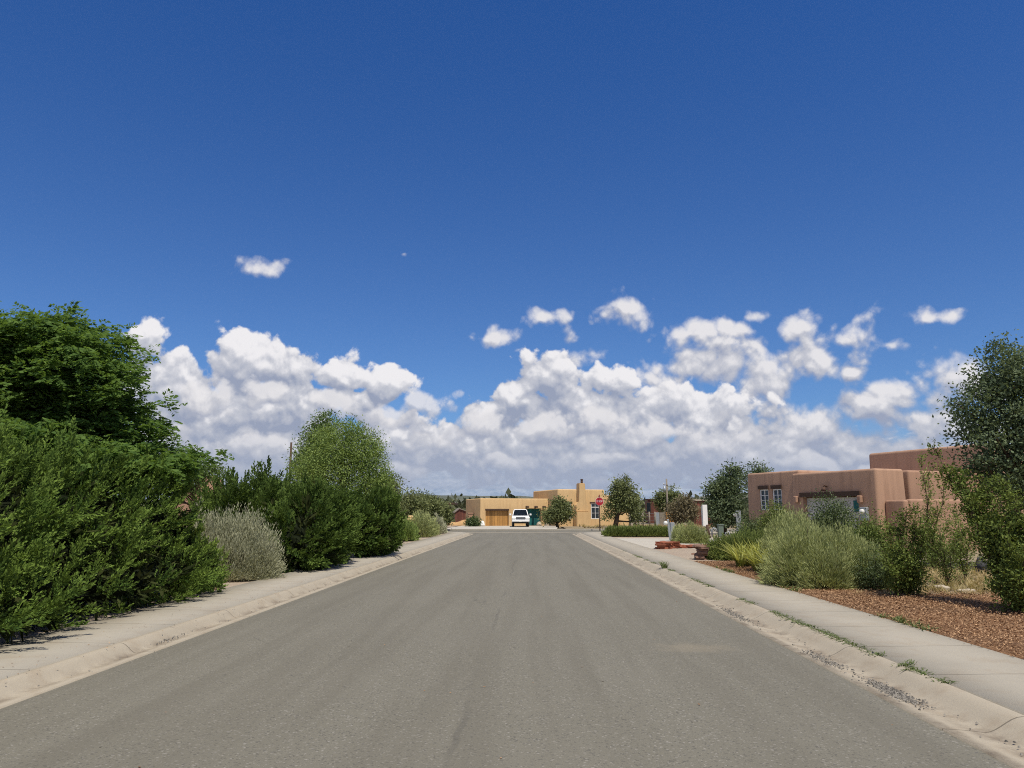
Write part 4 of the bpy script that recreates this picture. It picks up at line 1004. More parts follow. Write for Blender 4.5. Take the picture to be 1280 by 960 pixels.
# ------------------------------------------------------------------ buildings
class Frame:
    """a building's own axes: x along its front, y to the back"""
    def __init__(self, ox, oy, phi):
        self.o = Vector((ox, oy, 0)); self.phi = phi; self.c, self.s = math.cos(phi), math.sin(phi)
    def hit(self, px, py, axis, val):
        d = ray(px, py); e = Vector((0, 0, EYE)) - self.o
        le = (e.x * self.c + e.y * self.s, -e.x * self.s + e.y * self.c); ld = (d.x * self.c + d.y * self.s, -d.x * self.s + d.y * self.c)
        k = 0 if axis == 'x' else 1
        t = (val - le[k]) / ld[k]
        return Vector((le[0] + ld[0] * t, le[1] + ld[1] * t, EYE + d.z * t))
def adobe(name, x0, x1, y0, y1, z1, mat, parent, bev=0.14, taper=0.03, z0=-0.05, cuts=()):
    """a block of adobe with soft edges and battered sides; cuts = boxes ((x0,x1),(y0,y1),(z0,z1)) sunk into it"""
    bm = bmesh.new()
    add_box(bm, ((x0 + x1) / 2, (y0 + y1) / 2, (z0 + z1) / 2), (x1 - x0, y1 - y0, z1 - z0))
    es = [e for e in bm.edges if max(v.co.z for v in e.verts) > z0 + 0.1]
    bmesh.ops.bevel(bm, geom=es, offset=bev, segments=5, profile=0.5, affect='EDGES')
    cx, cy = (x0 + x1) / 2, (y0 + y1) / 2
    for v in bm.verts:
        f = max(0, (v.co.z - z0) / (z1 - z0))
        v.co.x -= math.copysign(taper * f, v.co.x - cx); v.co.y -= math.copysign(taper * f, v.co.y - cy)
    o = from_bm(name, bm, mat, parent)
    if cuts:
        for (cxr, cyr, czr) in cuts:
            b2 = bmesh.new(); add_box(b2, (sum(cxr) / 2, sum(cyr) / 2, sum(czr) / 2), (cxr[1] - cxr[0], cyr[1] - cyr[0], czr[1] - czr[0]))
            me = bpy.data.meshes.new('cutter'); bmesh.ops.recalc_face_normals(b2, faces=b2.faces[:]); b2.to_mesh(me); b2.free()
            co = bpy.data.objects.new('cutter', me); COL.objects.link(co)
            if parent: co.parent = parent
            md = o.modifiers.new('cut', 'BOOLEAN'); md.object = co; md.operation = 'DIFFERENCE'; md.solver = 'EXACT'
            bpy.context.view_layer.update()
            nm = bpy.data.meshes.new_from_object(o.evaluated_get(bpy.context.evaluated_depsgraph_get()))
            o.modifiers.clear(); o.data = nm
            bpy.data.objects.remove(co)
    o.data.set_sharp_from_angle(angle=R(35)) if hasattr(o.data, 'set_sharp_from_angle') else None
    o.data.polygons.foreach_set('use_smooth', np.ones(len(o.data.polygons), dtype=bool))
    return o
def window(parent, axis, plane, a0, a1, z0, z1, cols=2, rows=2, transom=0.0, fw=0.07, side=-1):
    """a window in a wall plane; axis 'y': wall at local y=plane facing -y; axis 'x': wall at local x=plane facing -x"""
    def bx_(bm, u0, u1, w0, w1, d0, d1):
        if axis == 'y': add_box(bm, ((u0 + u1) / 2, plane + (d0 + d1) / 2, (w0 + w1) / 2), (u1 - u0, d1 - d0, w1 - w0))
        else: add_box(bm, (plane + (d0 + d1) / 2, (u0 + u1) / 2, (w0 + w1) / 2), (d1 - d0, u1 - u0, w1 - w0))
    bm = bmesh.new()
    bx_(bm, a0, a0 + fw, z0, z1, 0.0, 0.09); bx_(bm, a1 - fw, a1, z0, z1, 0.0, 0.09)
    bx_(bm, a0 + fw, a1 - fw, z0, z0 + fw, 0.002, 0.088); bx_(bm, a0 + fw, a1 - fw, z1 - fw, z1, 0.002, 0.088)
    zt = z1 - fw
    if transom:
        zt = z1 - (z1 - z0) * transom
        bx_(bm, a0 + fw, a1 - fw, zt - fw * 0.6, zt + fw * 0.6, 0.004, 0.086)
    for i in range(1, cols):
        u = a0 + (a1 - a0) * i / cols; bx_(bm, u - fw * 0.35, u + fw * 0.35, z0 + fw, z1 - fw, 0.012, 0.08)
    for j in range(1, rows):
        w = z0 + (zt - z0) * j / rows; bx_(bm, a0 + fw, a1 - fw, w - fw * 0.22, w + fw * 0.22, 0.02, 0.078)
    w = from_bm('window', bm, M['white'], parent)
    bm = bmesh.new(); bx_(bm, a0 + 0.02, a1 - 0.02, z0 + 0.02, z1 - 0.02, 0.045, 0.06)
    from_bm('pane', bm, M['glass'], w)
    return w

# --- the yellow house across the end of the street
o_ = at(600, 650, 90)
fy = Frame(o_.x, 90, R(18))
yh = thing('adobe_house', 'yellow ochre flat-roofed adobe house with a chimney across the end of the street', 'house', (o_.x, 90, 0.05), R(18))
YB = -3.2                                        # the front of the tall block
H = lambda px, py, v: fy.hit(px, py, 'y', v)
g0, g1 = H(607, 636.5, 0), H(636, 657.8, 0)
t0, t1 = H(657, 636, 0), H(677, 657.5, 0)
gx1 = H(693, 640, 0).x
adobe('garage_wing', 0, gx1 + 3, 0, 7.5, H(640, 623.6, 0).z, M['tan_stucco'], yh, 0.12, cuts=[((g0.x, g1.x), (-1, 0.38), (-1, g0.z)), ((t0.x, t1.x), (-1, 0.7), (-1, t0.z))])
adobe('side_wing', fy.hit(590, 640, 'y', 4.4).x, 0.1, 3.2, 5.6, H(595, 629.5, 3.2).z, M['tan_stucco'], yh, 0.10)
d = box_ob('garage_door', ((g0.x + g1.x) / 2, 0.34, g0.z / 2 - 0.1), (g1.x - g0.x - 0.02, 0.06, g0.z - 0.25), M['wood_door'], yh)
box_ob('lintel', ((g0.x + g1.x) / 2, 0.16, g0.z - 0.10), (g1.x - g0.x + 0.1, 0.30, 0.20), M['dark_wood'], yh)
box_ob('gate', ((t0.x + t1.x) / 2, 0.62, t0.z / 2), (t1.x - t0.x - 0.02, 0.08, t0.z - 0.12), M['teal'], yh)
for px in (658, 669, 679):
    v = H(px, 634, 0); tube_ob('viga', [(v.x, 0.5, v.z), (v.x, -0.75, v.z - 0.02)], 0.12, M['dark_wood'], yh, 8)
b0, b1 = H(697, 640, YB), H(756.5, 640, YB)
zt = H(720, 612.2, YB).z
wr0, wr1 = H(738.7, 629.8, YB), H(749.8, 649.3, YB)
wl0, wl1 = H(704.5, 630, YB), H(714.3, 648.5, YB)
adobe('main_block', b0.x, b1.x, YB, 6, zt, M['tan_stucco'], yh, 0.13, cuts=[((w0.x, w1.x), (YB - 1, YB + 0.16), (w1.z, w0.z)) for w0, w1 in ((wr0, wr1), (wl0, wl1))])
for w0, w1 in ((wr0, wr1), (wl0, wl1)):
    window(yh, 'y', YB + 0.05, w0.x + 0.01, w1.x - 0.01, w1.z + 0.01, w0.z - 0.01, 2, 2, 0.24)
    box_ob('lintel', ((w0.x + w1.x) / 2, YB + 0.07, w0.z + 0.09), (w1.x - w0.x + 0.3, 0.18, 0.16), M['dark_wood'], yh)
# chimney: a shouldered hearth against the wall with a tapering stack
ca, cb = H(720.2, 640, YB - 0.9), H(738, 640, YB - 0.9); sa, sb = H(723.6, 640, YB - 0.5), H(731.4, 640, YB - 0.5)
zl, zs0, zs1, zc = H(728, 640.2, YB - .9).z, H(720, 632.5, YB - .9).z, H(724, 627.2, YB - .5).z, H(728, 604.6, YB - .5).z
bm = bmesh.new()
add_prism(bm, [(ca.x, -0.05), (cb.x, -0.05), (cb.x, zl), (ca.x, zl)], YB - 1.1, YB + 0.2)
add_prism(bm, [(ca.x + 0.08, zl - 0.02), (cb.x - 0.12, zl - 0.02), (cb.x - 0.2, zs0), (sb.x, zs1), (sb.x - 0.05, zc), (sa.x, zc), (sa.x, zs1), (ca.x + 0.1, zs0)], YB - 0.75, YB + 0.203)
es = [e for e in bm.edges]
bmesh.ops.bevel(bm, geom=es, offset=0.06, segments=2, affect='EDGES')
ch = from_bm('chimney', bm, M['tan_stucco'], yh)
tube_ob('flue', [((sa.x + sb.x) / 2 + 0.1, YB - 0.3, zc - 0.1), ((sa.x + sb.x) / 2 + 0.1, YB - 0.3, zc + 0.42)], [0.14, 0.14], M['rust'], ch, 10)
tube_ob('cap', [((sa.x + sb.x) / 2 + 0.1, YB - 0.3, zc + 0.43), ((sa.x + sb.x) / 2 + 0.1, YB - 0.3, zc + 0.5)], [0.2, 0.12], M['rust'], ch, 10)
rx0, rx1 = b1.x - 0.2, H(772, 640, -1.4).x
adobe('right_wing', rx0, rx1, -1.4, 6, H(760, 619.6, -1.4).z, M['tan_stucco'], yh, 0.12)
adobe('courtyard_wall', rx1 - 0.1, H(786.5, 645, -1.0).x, -1.0, -0.65, H(780, 637.5, -1.0).z, M['tan_stucco'], yh, 0.08)

# --- the brown adobe house on the right
OX = at(1098, 640, 31).x
fb = Frame(OX, 31, R(23))
bh = thing('adobe_house', 'brown flat-roofed adobe house with white garage door behind the shrubs on the right', 'house', (OX, 31, 0.08), R(23))
X0 = lambda px, py, v=0.0: fb.hit(px, py, 'x', v)
zg = X0(1094, 587.6).z
ye = X0(995, 600).y; yf = X0(932, 600, 0.15).y
gd0, gd1 = X0(1072, 622), X0(1003, 622)
nw = fb.hit(1133, 600, 'y', 0).x
adobe('garage_wing', 0, nw, 0, ye + 0.4, zg, M['brown_stucco'], bh, 0.10, 0.05, cuts=[((-1, 0.32), (gd0.y, gd1.y), (-1, gd0.z))])
box_ob('lintel', (0.10, (gd0.y + gd1.y) / 2, gd0.z + 0.09), (0.28, gd1.y - gd0.y + 0.3, 0.2), M['dark_wood'], bh)
gdo = box_ob('garage_door', (0.27, (gd0.y + gd1.y) / 2, gd0.z / 2 - 0.05), (0.06, gd1.y - gd0.y - 0.02, gd0.z + 0.0), M['door_shaded_white'], bh)
for k in range(3):
    box_ob('panel_rib', (0.236, (gd0.y + gd1.y) / 2, gd0.z * (0.22 + 0.25 * k)), (0.012, gd1.y - gd0.y - 0.06, 0.03), M['door_shaded_white'], gdo)
w1a, w1b = X0(959.5, 613.5, 0.15), X0(950, 640, 0.15); w2a, w2b = X0(976, 613, 0.15), X0(966, 640, 0.15)
zfar = X0(940, 593.6, 0.15).z
adobe('bedroom_wing', 0.15, 7, ye, yf, zfar, M['brown_stucco'], bh, 0.10, 0.05,
      cuts=[((-1, 0.32), (a.y, b.y), (b.z, a.z)) for a, b in ((w1a, w1b), (w2a, w2b))])
for a, b in ((w1a, w1b), (w2a, w2b)):
    window(bh, 'x', 0.22, a.y + 0.01, b.y - 0.01, b.z + 0.01, a.z - 0.01, 2, 4, 0, 0.05)
    box_ob('lintel', (0.25, (a.y + b.y) / 2, a.z + 0.09), (0.24, b.y - a.y + 0.10, 0.17), M['dark_wood'], bh)
adobe('middle_block', nw + 0.28, 6.4, 0.12, ye + 0.3, zg - 0.03, M['pink_stucco'], bh, 0.10, 0.05)
adobe('entry_recess', nw - 0.1, nw + 0.4, 0.9, ye, zg - 0.25, M['brown_stucco'], bh, 0.1)
tube_ob('downspout', [(nw + 0.14, 0.86, zg - 0.25), (nw + 0.14, 0.84, zg - 0.9)], 0.05, M['white'], bh, 6)
yt0, yt1 = X0(1225, 600, 6.0).y, X0(1085.5, 600, 6.0).y
adobe('upper_block', 6.0, 14, yt0 - 0.6, yt1, X0(1150, 563, 6.0).z, M['brown_stucco'], bh, 0.13, 0.05)
adobe('courtyard_wall', 0.35, 0.68, -0.95, 0.05, fb.hit(1115, 627.5, 'x', 0.35).z, M['pink_stucco'], bh, 0.09)
adobe('courtyard_wall', 0.66, 6.5, -0.95, -0.63, fb.hit(1115, 627.5, 'x', 0.35).z + 0.03, M['pink_stucco'], bh, 0.09)
lf = X0(1033, 612)
l = tube_ob('wall_lamp', [(0.02, lf.y, lf.z + 0.05), (-0.12, lf.y, lf.z + 0.12), (-0.16, lf.y, lf.z)], [0.04, 0.03, 0.03], M['rust'], bh, 6)
tube_ob('lamp_shade', [(-0.16, lf.y, lf.z + 0.02), (-0.16, lf.y, lf.z - 0.14)], [0.05, 0.12], M['rust'], l, 10)
for px in (996.5, 1076.5):
    q = X0(px, 626.5)
    sc_ = box_ob('sconce', (-0.07, q.y, q.z), (0.16, 0.2, 0.3), M['pink_stucco'], bh, 0.04)
q = X0(1082, 642)
bm = bmesh.new(); add_box(bm, (-0.07, q.y, q.z - 0.1), (0.16, 0.36, 0.55), 0, 0.03)
em = from_bm('meter_box', bm, M['grey_metal'], bh)
tube_ob('meter', [(-0.15, q.y, q.z), (-0.26, q.y, q.z)], [0.11, 0.09], M['lamp'], em, 12)
q0, q1 = X0(1073, 626.3), X0(1063.5, 637.5)
box_ob('green_panel', (0.19, (q0.y + q1.y) / 2 + 0.03, (q0.z + q1.z) / 2 - 0.1), (0.03, q1.y - q0.y - 0.03, q0.z - q1.z + 0.1), M['teal'], bh, 0.01)

# --- pink adobe behind the left hedge
pc = at(258, 640, 33)
lh = thing('adobe_house', 'pink adobe house whose rounded parapet just shows over the hedge on the left', 'house', (pc.x, 33, 0.08), R(8))
zt = at(258, 598, 33).z
adobe('wall', -1.6, 0.45, 0, 7, zt - 0.45, M['pink_stucco'], lh, 0.25, 0.06, cuts=[((-0.55, 0.2), (-1, 0.2), (1.0, zt - 1.02))])
adobe('parapet', -0.5, 0.48, -0.05, 1.2, zt + 0.05, M['pink_stucco'], lh, 0.3, 0.1, z0=zt - 0.9)
window(lh, 'y', 0.06, -0.54, 0.19, 1.01, zt - 1.03, 2, 2, 0, 0.1)

# --- beyond the pinyons on the left
Yb = 112
c = at(556, 650, Yb)
s_ = px_m(Yb)
ph = thing('porch_house', 'low house with flat dark porch roof on a grey post, left of the shed', 'house', (c.x, Yb, -0.03))
box_ob('porch_roof', (0.4, 0.5, at(556, 629.5, Yb).z), (20 * s_, 5, 0.28), M['dark_wood'], ph, 0.03)
box_ob('porch_post', (5 * s_, -1.4, at(556, 638.5, Yb).z), (4.2 * s_, 0.5, 14.5 * s_), M['grey_wood'], ph, 0.05)
box_ob('wall', (-3 * s_, 2.0, 1.45), (16 * s_, 2.0, 2.9), M['rust_stucco'], ph, 0.08)
box_ob('railing', (2 * s_, -1.8, 0.75), (14 * s_, 0.1, 1.5), M['red_wall'], ph)
Yb = 104; c = at(577, 655, Yb); s_ = px_m(Yb)
sh_ = thing('shed', 'small red-brown board shed with a low gable, left of the yellow house', 'shed', (c.x, Yb, -0.03), R(12))
bm = bmesh.new(); w_ = 8.2 * s_; ze, zr = at(577, 640, Yb).z, at(577, 636.2, Yb).z
add_prism(bm, [(-w_, -0.02), (w_, -0.02), (w_, ze), (-w_ * 0.35, zr), (-w_, ze - 0.1)], 0, 2.6)
from_bm('wall', bm, M['red_wall'], sh_)
bm = bmesh.new()
add_prism(bm, [(-w_ - 0.12, ze - 0.12), (-w_ * 0.35, zr + 0.02), (w_ + 0.12, ze - 0.02), (w_ + 0.12, ze + 0.08), (-w_ * 0.35, zr + 0.14), (-w_ - 0.12, ze)], -0.15, 2.75)
from_bm('roof', bm, M['grey_wood'], sh_)
bm = bmesh.new(); c = at(576, 658, 94)
g = bmesh.ops.create_icosphere(bm, subdivisions=4, radius=1)
for v in g['verts']:
    d = v.co.copy(); v.co = Vector((d.x * 1.6 * (1 + 0.2 * math.sin(4 * d.y + 2)), d.y * 1.1, max(-0.1, d.z * 0.62 * (1 + 0.25 * math.sin(5 * d.x)))))
sm = from_bm('sand_mound', bm, M['sand'], None, smooth=True); sm.location = (c.x, 94, 0.03)
tag(sm, 'heap of orange sand beside the red-brown shed', 'sand heap')
c = at(588, 650, 93); bm = bmesh.new(); add_box(bm, (c.x, 93, 0.75), (0.62, 0.5, 1.5), 0.2, 0.05); add_box(bm, (c.x, 93, 1.53), (0.74, 0.62, 0.14), 0.2, 0.04)
tag(from_bm('pillar', bm, M['pink_stucco']), 'short tan masonry pillar at the left corner of the yellow house', 'pillar')

# --- brown buildings and fences right of the yellow house
Yb = 112; s_ = px_m(Yb)
c = at(818, 655, Yb)
b1_ = thing('brown_house', 'dark brown boarded house with a tall window between the two pinyons beyond the wire fence', 'house', (c.x, Yb, -0.03))
zt = at(818, 624.3, Yb).z
box_ob('wall', (0.35, 1.5, zt / 2), (20 * s_, 3, zt), M['red_wall'], b1_, 0.05)
box_ob('roof', (0.35, 1.5, zt + 0.06), (21 * s_, 3.3, 0.13), M['dark_wood'], b1_)
w_ = box_ob('window', (-6.5 * s_, -0.05, at(818, 634, Yb).z), (5.5 * s_, 0.14, 13 * s_), M['dark_wood'], b1_)
box_ob('pane', (-6.5 * s_, -0.13, at(818, 634, Yb).z), (4.2 * s_, 0.03, 11.4 * s_), M['glass'], w_)
c = at(828, 656, 96); s_ = px_m(96)
fnc = thing('board_screen', 'board screen with grey, rust and bright orange panels below the utility pole', 'fence', (c.x, 96, -0.03))
hh = at(828, 640.3, 96).z
for x0, x1, m_ in ((-9.5, -3.5, 'grey_metal'), (-3.3, 4.2, 'grey_wood'), (4.4, 13.5, 'orange_wood')):
    box_ob('panel', ((x0 + x1) / 2 * s_, 0, hh / 2), ((x1 - x0) * s_, 0.12, hh), M[m_], fnc, 0.01)
c = at(883, 640, 118); s_ = px_m(118)
b2_ = thing('brown_house', 'rust brown flat-roofed house with a pale roof edge behind the white marker post', 'house', (c.x, 118, -0.03), R(15))
zt = at(883, 625.8, 118).z
box_ob('wall', (0, 2, zt / 2), (34 * s_, 5, zt), M['red_wall'], b2_, 0.06)
box_ob('roof', (0, 2, zt + 0.09), (35.5 * s_, 5.4, 0.2), M['pale_stone'], b2_)
for dx in (-5, 4):
    w_ = box_ob('window', (dx * s_, -0.52, at(883, 633, 118).z), (4 * s_, 0.12, 7 * s_), M['dark_wood'], b2_)
c0, c1 = at(861, 655, 92), at(912, 655, 92)
fe = thing('board_fence', 'dark red-brown board fence behind the white marker post', 'fence', ((c0.x + c1.x) / 2, 92, 0.0))
L_ = c1.x - c0.x; hh = at(880, 640.5, 92).z
box_ob('boards', (0, 0, hh / 2), (L_, 0.06, hh), M['red_wall'], fe)
for k in range(7): box_ob('post', (-L_ / 2 + L_ * k / 6, 0.1, hh / 2 + 0.05), (0.14, 0.13, hh + 0.1), M['dark_wood'], fe)
# wire fence
wf = thing('wire_fence', 'wire fence on pale and dark wooden posts right of the yellow house', 'fence', (at(805, 655, 88).x, 88, 0.03))
pxs = (787.5, 795, 804, 812, 819)
for i, px in enumerate(pxs):
    p = at(px, 655, 88 + 0.5 * i); zt = at(px, 637.5 if i in (1,) else 640, 88).z
    tube_ob('post', [(p.x - wf.location.x, 0.5 * i, -0.1), (p.x - wf.location.x, 0.5 * i, zt)], [0.11, 0.09], M['tan_wood'] if i == 1 else M['grey_wood'], wf, 7)
for k in range(4):
    a_, b_ = at(pxs[0], 655, 88).x - wf.location.x, at(pxs[-1], 655, 90).x - wf.location.x
    tube_ob('wire', [(a_, -0.1, 0.35 + 0.38 * k), ((a_ + b_) / 2, 0.9, 0.33 + 0.38 * k), (b_, 1.9, 0.35 + 0.38 * k)], 0.012, M['grey_metal'], wf, 4)

# --- poles
def pole(px, pbase, ptop, Y, label, arm, r0=0.13):
    b = at(px, pbase, Y); zt = at(px, ptop, Y).z
    t = thing('utility_pole', label, 'utility pole', (b.x, Y, 0.0))
    tube_ob('mast', [(0, 0, -0.2), (0, 0, zt)], [r0, r0 * 0.72], M['grey_wood'] if arm else M['dark_wood'], t, 10)
    if arm:
        tube_ob('crossarm', [(-0.42, -0.1, zt - 0.75), (0.12, -0.1, zt - 0.75)], 0.035, M['grey_wood'], t, 6)
        tube_ob('transformer', [(-0.32, -0.05, zt - 1.7), (-0.32, -0.05, zt - 0.95)], 0.13, M['grey_metal'], t, 10)
        tube_ob('insulator', [(-0.38, -0.1, zt - 0.72), (-0.38, -0.1, zt - 0.5)], [0.05, 0.03], M['lamp'], t, 6)
    return t
pole(835, 655, 598.5, 97, 'weathered wooden utility pole with a short crossarm beside the round dark tree', True)
pole(359.0, 660, 553, 46, 'thin dark wooden pole standing above the junipers beside the round pale tree', False, 0.085)

# ------------------------------------------------------------------ the white pickup
def pickup(px, Y, label, rz):
    c = at(px, 657, Y)
    t = thing('pickup_truck', label, 'pickup truck', (c.x, Y, 0.09), rz)
    W = 0.95
    bm = bmesh.new()
    prof = [(-2.72, 0.50), (-2.76, 0.95), (-2.66, 1.10), (-1.30, 1.20), (2.75, 1.22), (2.78, 0.55), (1.95, 0.5), (1.75, 0.85), (1.25, 0.9), (0.95, 0.5), (-1.15, 0.45), (-1.35, 0.82), (-1.75, 0.88), (-2.1, 0.82), (-2.25, 0.5)]
    A = [bm.verts.new((-W, y, z)) for y, z in prof]; B = [bm.verts.new((W, y, z)) for y, z in prof]
    bm.faces.new(A); bm.faces.new(B[::-1]); n = len(prof)
    for i in range(n): bm.faces.new((A[i], B[i], B[(i + 1) % n], A[(i + 1) % n]))
    bmesh.ops.bevel(bm, geom=[e for e in bm.edges if abs(e.verts[0].co.x - e.verts[1].co.x) < 1e-4 or abs(e.verts[0].co.z - 1.1) < .12], offset=0.05, segments=2, affect='EDGES')
    from_bm('body', bm, M['car_white'], t)
    def taper_box(y0, y1, z0, z1, w0, w1, ty0, ty1):
        bm = bmesh.new(); vs = [bm.verts.new(v) for v in [(-w0, y0, z0), (w0, y0, z0), (w0, y1, z0), (-w0, y1, z0), (-w1, ty0, z1), (w1, ty0, z1), (w1, ty1, z1), (-w1, ty1, z1)]]
        for f in ((0, 1, 2, 3), (4, 7, 6, 5), (0, 4, 5, 1), (1, 5, 6, 2), (2, 6, 7, 3), (3, 7, 4, 0)): bm.faces.new([vs[i] for i in f])
        bmesh.ops.bevel(bm, geom=bm.edges[:], offset=0.06, segments=3, affect='EDGES'); return bm
    from_bm('cab', taper_box(-1.35, 0.85, 1.17, 1.90, 0.90, 0.72, -0.55, 0.65), M['car_white'], t)
    def quad(name, pts, mat, par, th=0.02):
        bm = bmesh.new(); vs = [bm.verts.new(p) for p in pts]; f = bm.faces.new(vs)
        bmesh.ops.solidify(bm, geom=[f], thickness=th); return from_bm(name, bm, mat, par)
    quad('windshield', [(-0.80, -1.33, 1.27), (0.80, -1.33, 1.27), (0.64, -0.70, 1.84), (-0.64, -0.70, 1.84)], M['glass'], t)
    for s in (-1, 1):
        quad('side_window', [(s * 0.915, -1.0, 1.25), (s * 0.915, 0.7, 1.25), (s * 0.765, 0.55, 1.8), (s * 0.765, -0.5, 1.8)], M['glass'], t)
        box_ob('headlight', (s * 0.74, -2.74, 0.93), (0.34, 0.10, 0.17), M['lamp'], t, 0.02)
        mi = box_ob('mirror', (s * 1.12, -1.0, 1.32), (0.22, 0.12, 0.2), M['car_white'], t, 0.04)
        tube_ob('mirror_arm', [(s * 0.9, -1.0, 1.25), (s * 1.05, -1.0, 1.3)], 0.025, M['black'], mi, 6)
        for y in (-1.72, 1.5):
            w = tube_ob('wheel', [(s * 0.68, y, 0.37), (s * 0.72, y, 0.37), (s * 0.90, y, 0.37), (s * 0.93, y, 0.37)], [0.32, 0.37, 0.37, 0.33], M['black'], t, 22)
            tube_ob('rim', [(s * 0.90, y, 0.37), (s * 0.945, y, 0.37)], [0.23, 0.20], M['chrome'], w, 16)
    bm = bmesh.new()
    add_box(bm, (0, -2.765, 0.94), (1.05, 0.06, 0.24), 0, 0.015)
    gr = from_bm('grille', bm, M['black'], t)
    for k in range(3): box_ob('grille_bar', (0, -2.80, 0.87 + 0.07 * k), (1.0, 0.03, 0.026), M['chrome'], gr)
    box_ob('front_bumper', (0, -2.80, 0.66), (1.90, 0.22, 0.22), M['car_white'], t, 0.05)
    box_ob('lower_valance', (0, -2.70, 0.46), (1.70, 0.2, 0.18), M['black'], t, 0.03)
    box_ob('licence_plate', (-0.05, -2.925, 0.62), (0.30, 0.02, 0.15), M['lamp'], t, 0.005)
    box_ob('rear_bumper', (0, 2.84, 0.62), (1.8, 0.14, 0.2), M['chrome'], t, 0.04)
    return t
pickup(650.3, 86.5, 'white pickup truck parked nose to the street on the driveway of the yellow house', R(2))

# ------------------------------------------------------------------ stop sign
p = at(750, 662.5, 70)
ss = thing('stop_sign', 'red octagonal stop sign on a rusty post at the far right corner of the street', 'stop sign', (p.x, 70, 0.02))
zc = at(750, 626.8, 70).z - 0.02
tube_ob('post', [(0, 0.06, -0.15), (0, 0.06, at(750, 618.6, 70).z)], 0.05, M['rust'], ss, 8)
def octagon(name, r, y0, y1, mat, par):
    bm = bmesh.new(); add_prism(bm, [(r * math.cos(math.pi / 8 + k * math.pi / 4), zc + r * math.sin(math.pi / 8 + k * math.pi / 4)) for k in range(8)], y0, y1)
    return from_bm(name, bm, mat, par)
octagon('border', 0.395, -0.012, 0.008, M['white'], ss)
pl = octagon('plate', 0.375, -0.02, -0.008, M['sign_red'], ss)
cu = bpy.data.curves.new('lettering', 'FONT'); cu.body = 'STOP'; cu.size = 0.23; cu.align_x = 'CENTER'; cu.align_y = 'CENTER'; cu.extrude = 0.003; cu.offset = 0.0
tmp = bpy.data.objects.new('tmp', cu); COL.objects.link(tmp); bpy.context.view_layer.update()
me = bpy.data.meshes.new_from_object(tmp.evaluated_get(bpy.context.evaluated_depsgraph_get())); bpy.data.objects.remove(tmp)
lt = link_mesh('lettering', me, M['white'], pl); lt.rotation_euler = (math.pi / 2, 0, 0); lt.location = (0, -0.025, zc)
box_ob('street_name_blade', (0, 0.06, at(750, 620.2, 70).z), (0.03, 0.62, 0.17), M['sign_red'], ss)

# ------------------------------------------------------------------ posts and stones along the right
def lamp_post(px, pbase, ptop, w, label, lean):
    b = gp(px, pbase, 0.1); s = px_m(b.y); h = at(px, ptop, b.y).z - 0.1
    t = thing('lamp_post', label, 'lamp post', (b.x, b.y, 0.1))
    bm = bmesh.new(); add_box(bm, (lean * 0.5, 0, h / 2), (w * s, 0.09, h), 0, 0.015, Matrix.Rotation(lean * 0.9, 3, 'Y'))
    from_bm('post', bm, M['grey_metal'], t)
    bm = bmesh.new(); bmesh.ops.create_uvsphere(bm, u_segments=16, v_segments=10, radius=0.115, matrix=Matrix.Translation((-w * s * 0.5 - 0.08 + lean, -0.05, h * 0.82)))
    from_bm('lamp_globe', bm, M['lamp'], t, smooth=True)
    tube_ob('bracket', [(-w * s * 0.3 + lean, 0, h * 0.78), (-w * s * 0.5 - 0.05 + lean, -0.04, h * 0.80)], 0.025, M['grey_metal'], t, 6)
    return t
lp = lamp_post(838, 676, 649, 2.6, 'leaning grey lamp post with a white globe at the red flagstone edging', -0.10)
b = gp(841, 672, 0.1); bm = bmesh.new(); add_box(bm, (0.16, 0.25, 0.55), (0.24, 0.2, 0.85), 0.2, 0.03)
from_bm('control_box', bm, M['grey_metal'], lp)
lamp_post(924, 668, 638.5, 6.2, 'upright broad grey lamp post with a white globe left of the brown adobe house', 0.0)
b = gp(884.5, 672, 0.1); s_ = px_m(b.y)
mp = thing('marker_post', 'tall white rectangular marker board on a short dark post beside the driveway', 'marker post', (b.x, b.y, 0.1))
z0, z1 = at(884, 658, b.y).z - 0.1, at(884, 631, b.y).z - 0.1
box_ob('board', (-0.10, 0, (z0 + z1) / 2), (5.8 * s_, 0.09, z1 - z0), M['white'], mp, 0.01)
tube_ob('post', [(0.12, 0.02, -0.1), (-0.02, 0.02, z0 + 0.1)], 0.10, M['dark_wood'], mp, 8)
box_ob('side_strip', (-0.10 - 3.6 * s_, 0.03, (z0 + z1) / 2), (1.0 * s_, 0.06, z1 - z0 - 0.1), M['grey_metal'], mp)
b = gp(901, 671, 0.1)
up_ = thing('utility_pedestal', 'small grey-green utility pedestal with bent pipes to the right of the white marker board', 'utility box', (b.x, b.y, 0.1))
bm = bmesh.new(); add_box(bm, (0, 0, 0.36), (0.34, 0.26, 0.72), 0.1, 0.03); add_box(bm, (0.02, 0, 0.74), (0.40, 0.32, 0.07), 0.1, 0.02)
from_bm('cabinet', bm, M['green_metal'], up_)
tube_ob('pipe', [(-0.55, -0.05, -0.05), (-0.55, -0.05, 0.42), (-0.45, -0.05, 0.55), (-0.32, -0.05, 0.50), (-0.22, -0.03, 0.3)], 0.05, M['grey_metal'], up_, 8)
tube_ob('pipe', [(0.28, -0.1, -0.05), (0.28, -0.1, 0.25), (0.48, -0.1, 0.33), (0.56, -0.1, -0.05)], 0.045, M['grey_metal'], up_, 8)

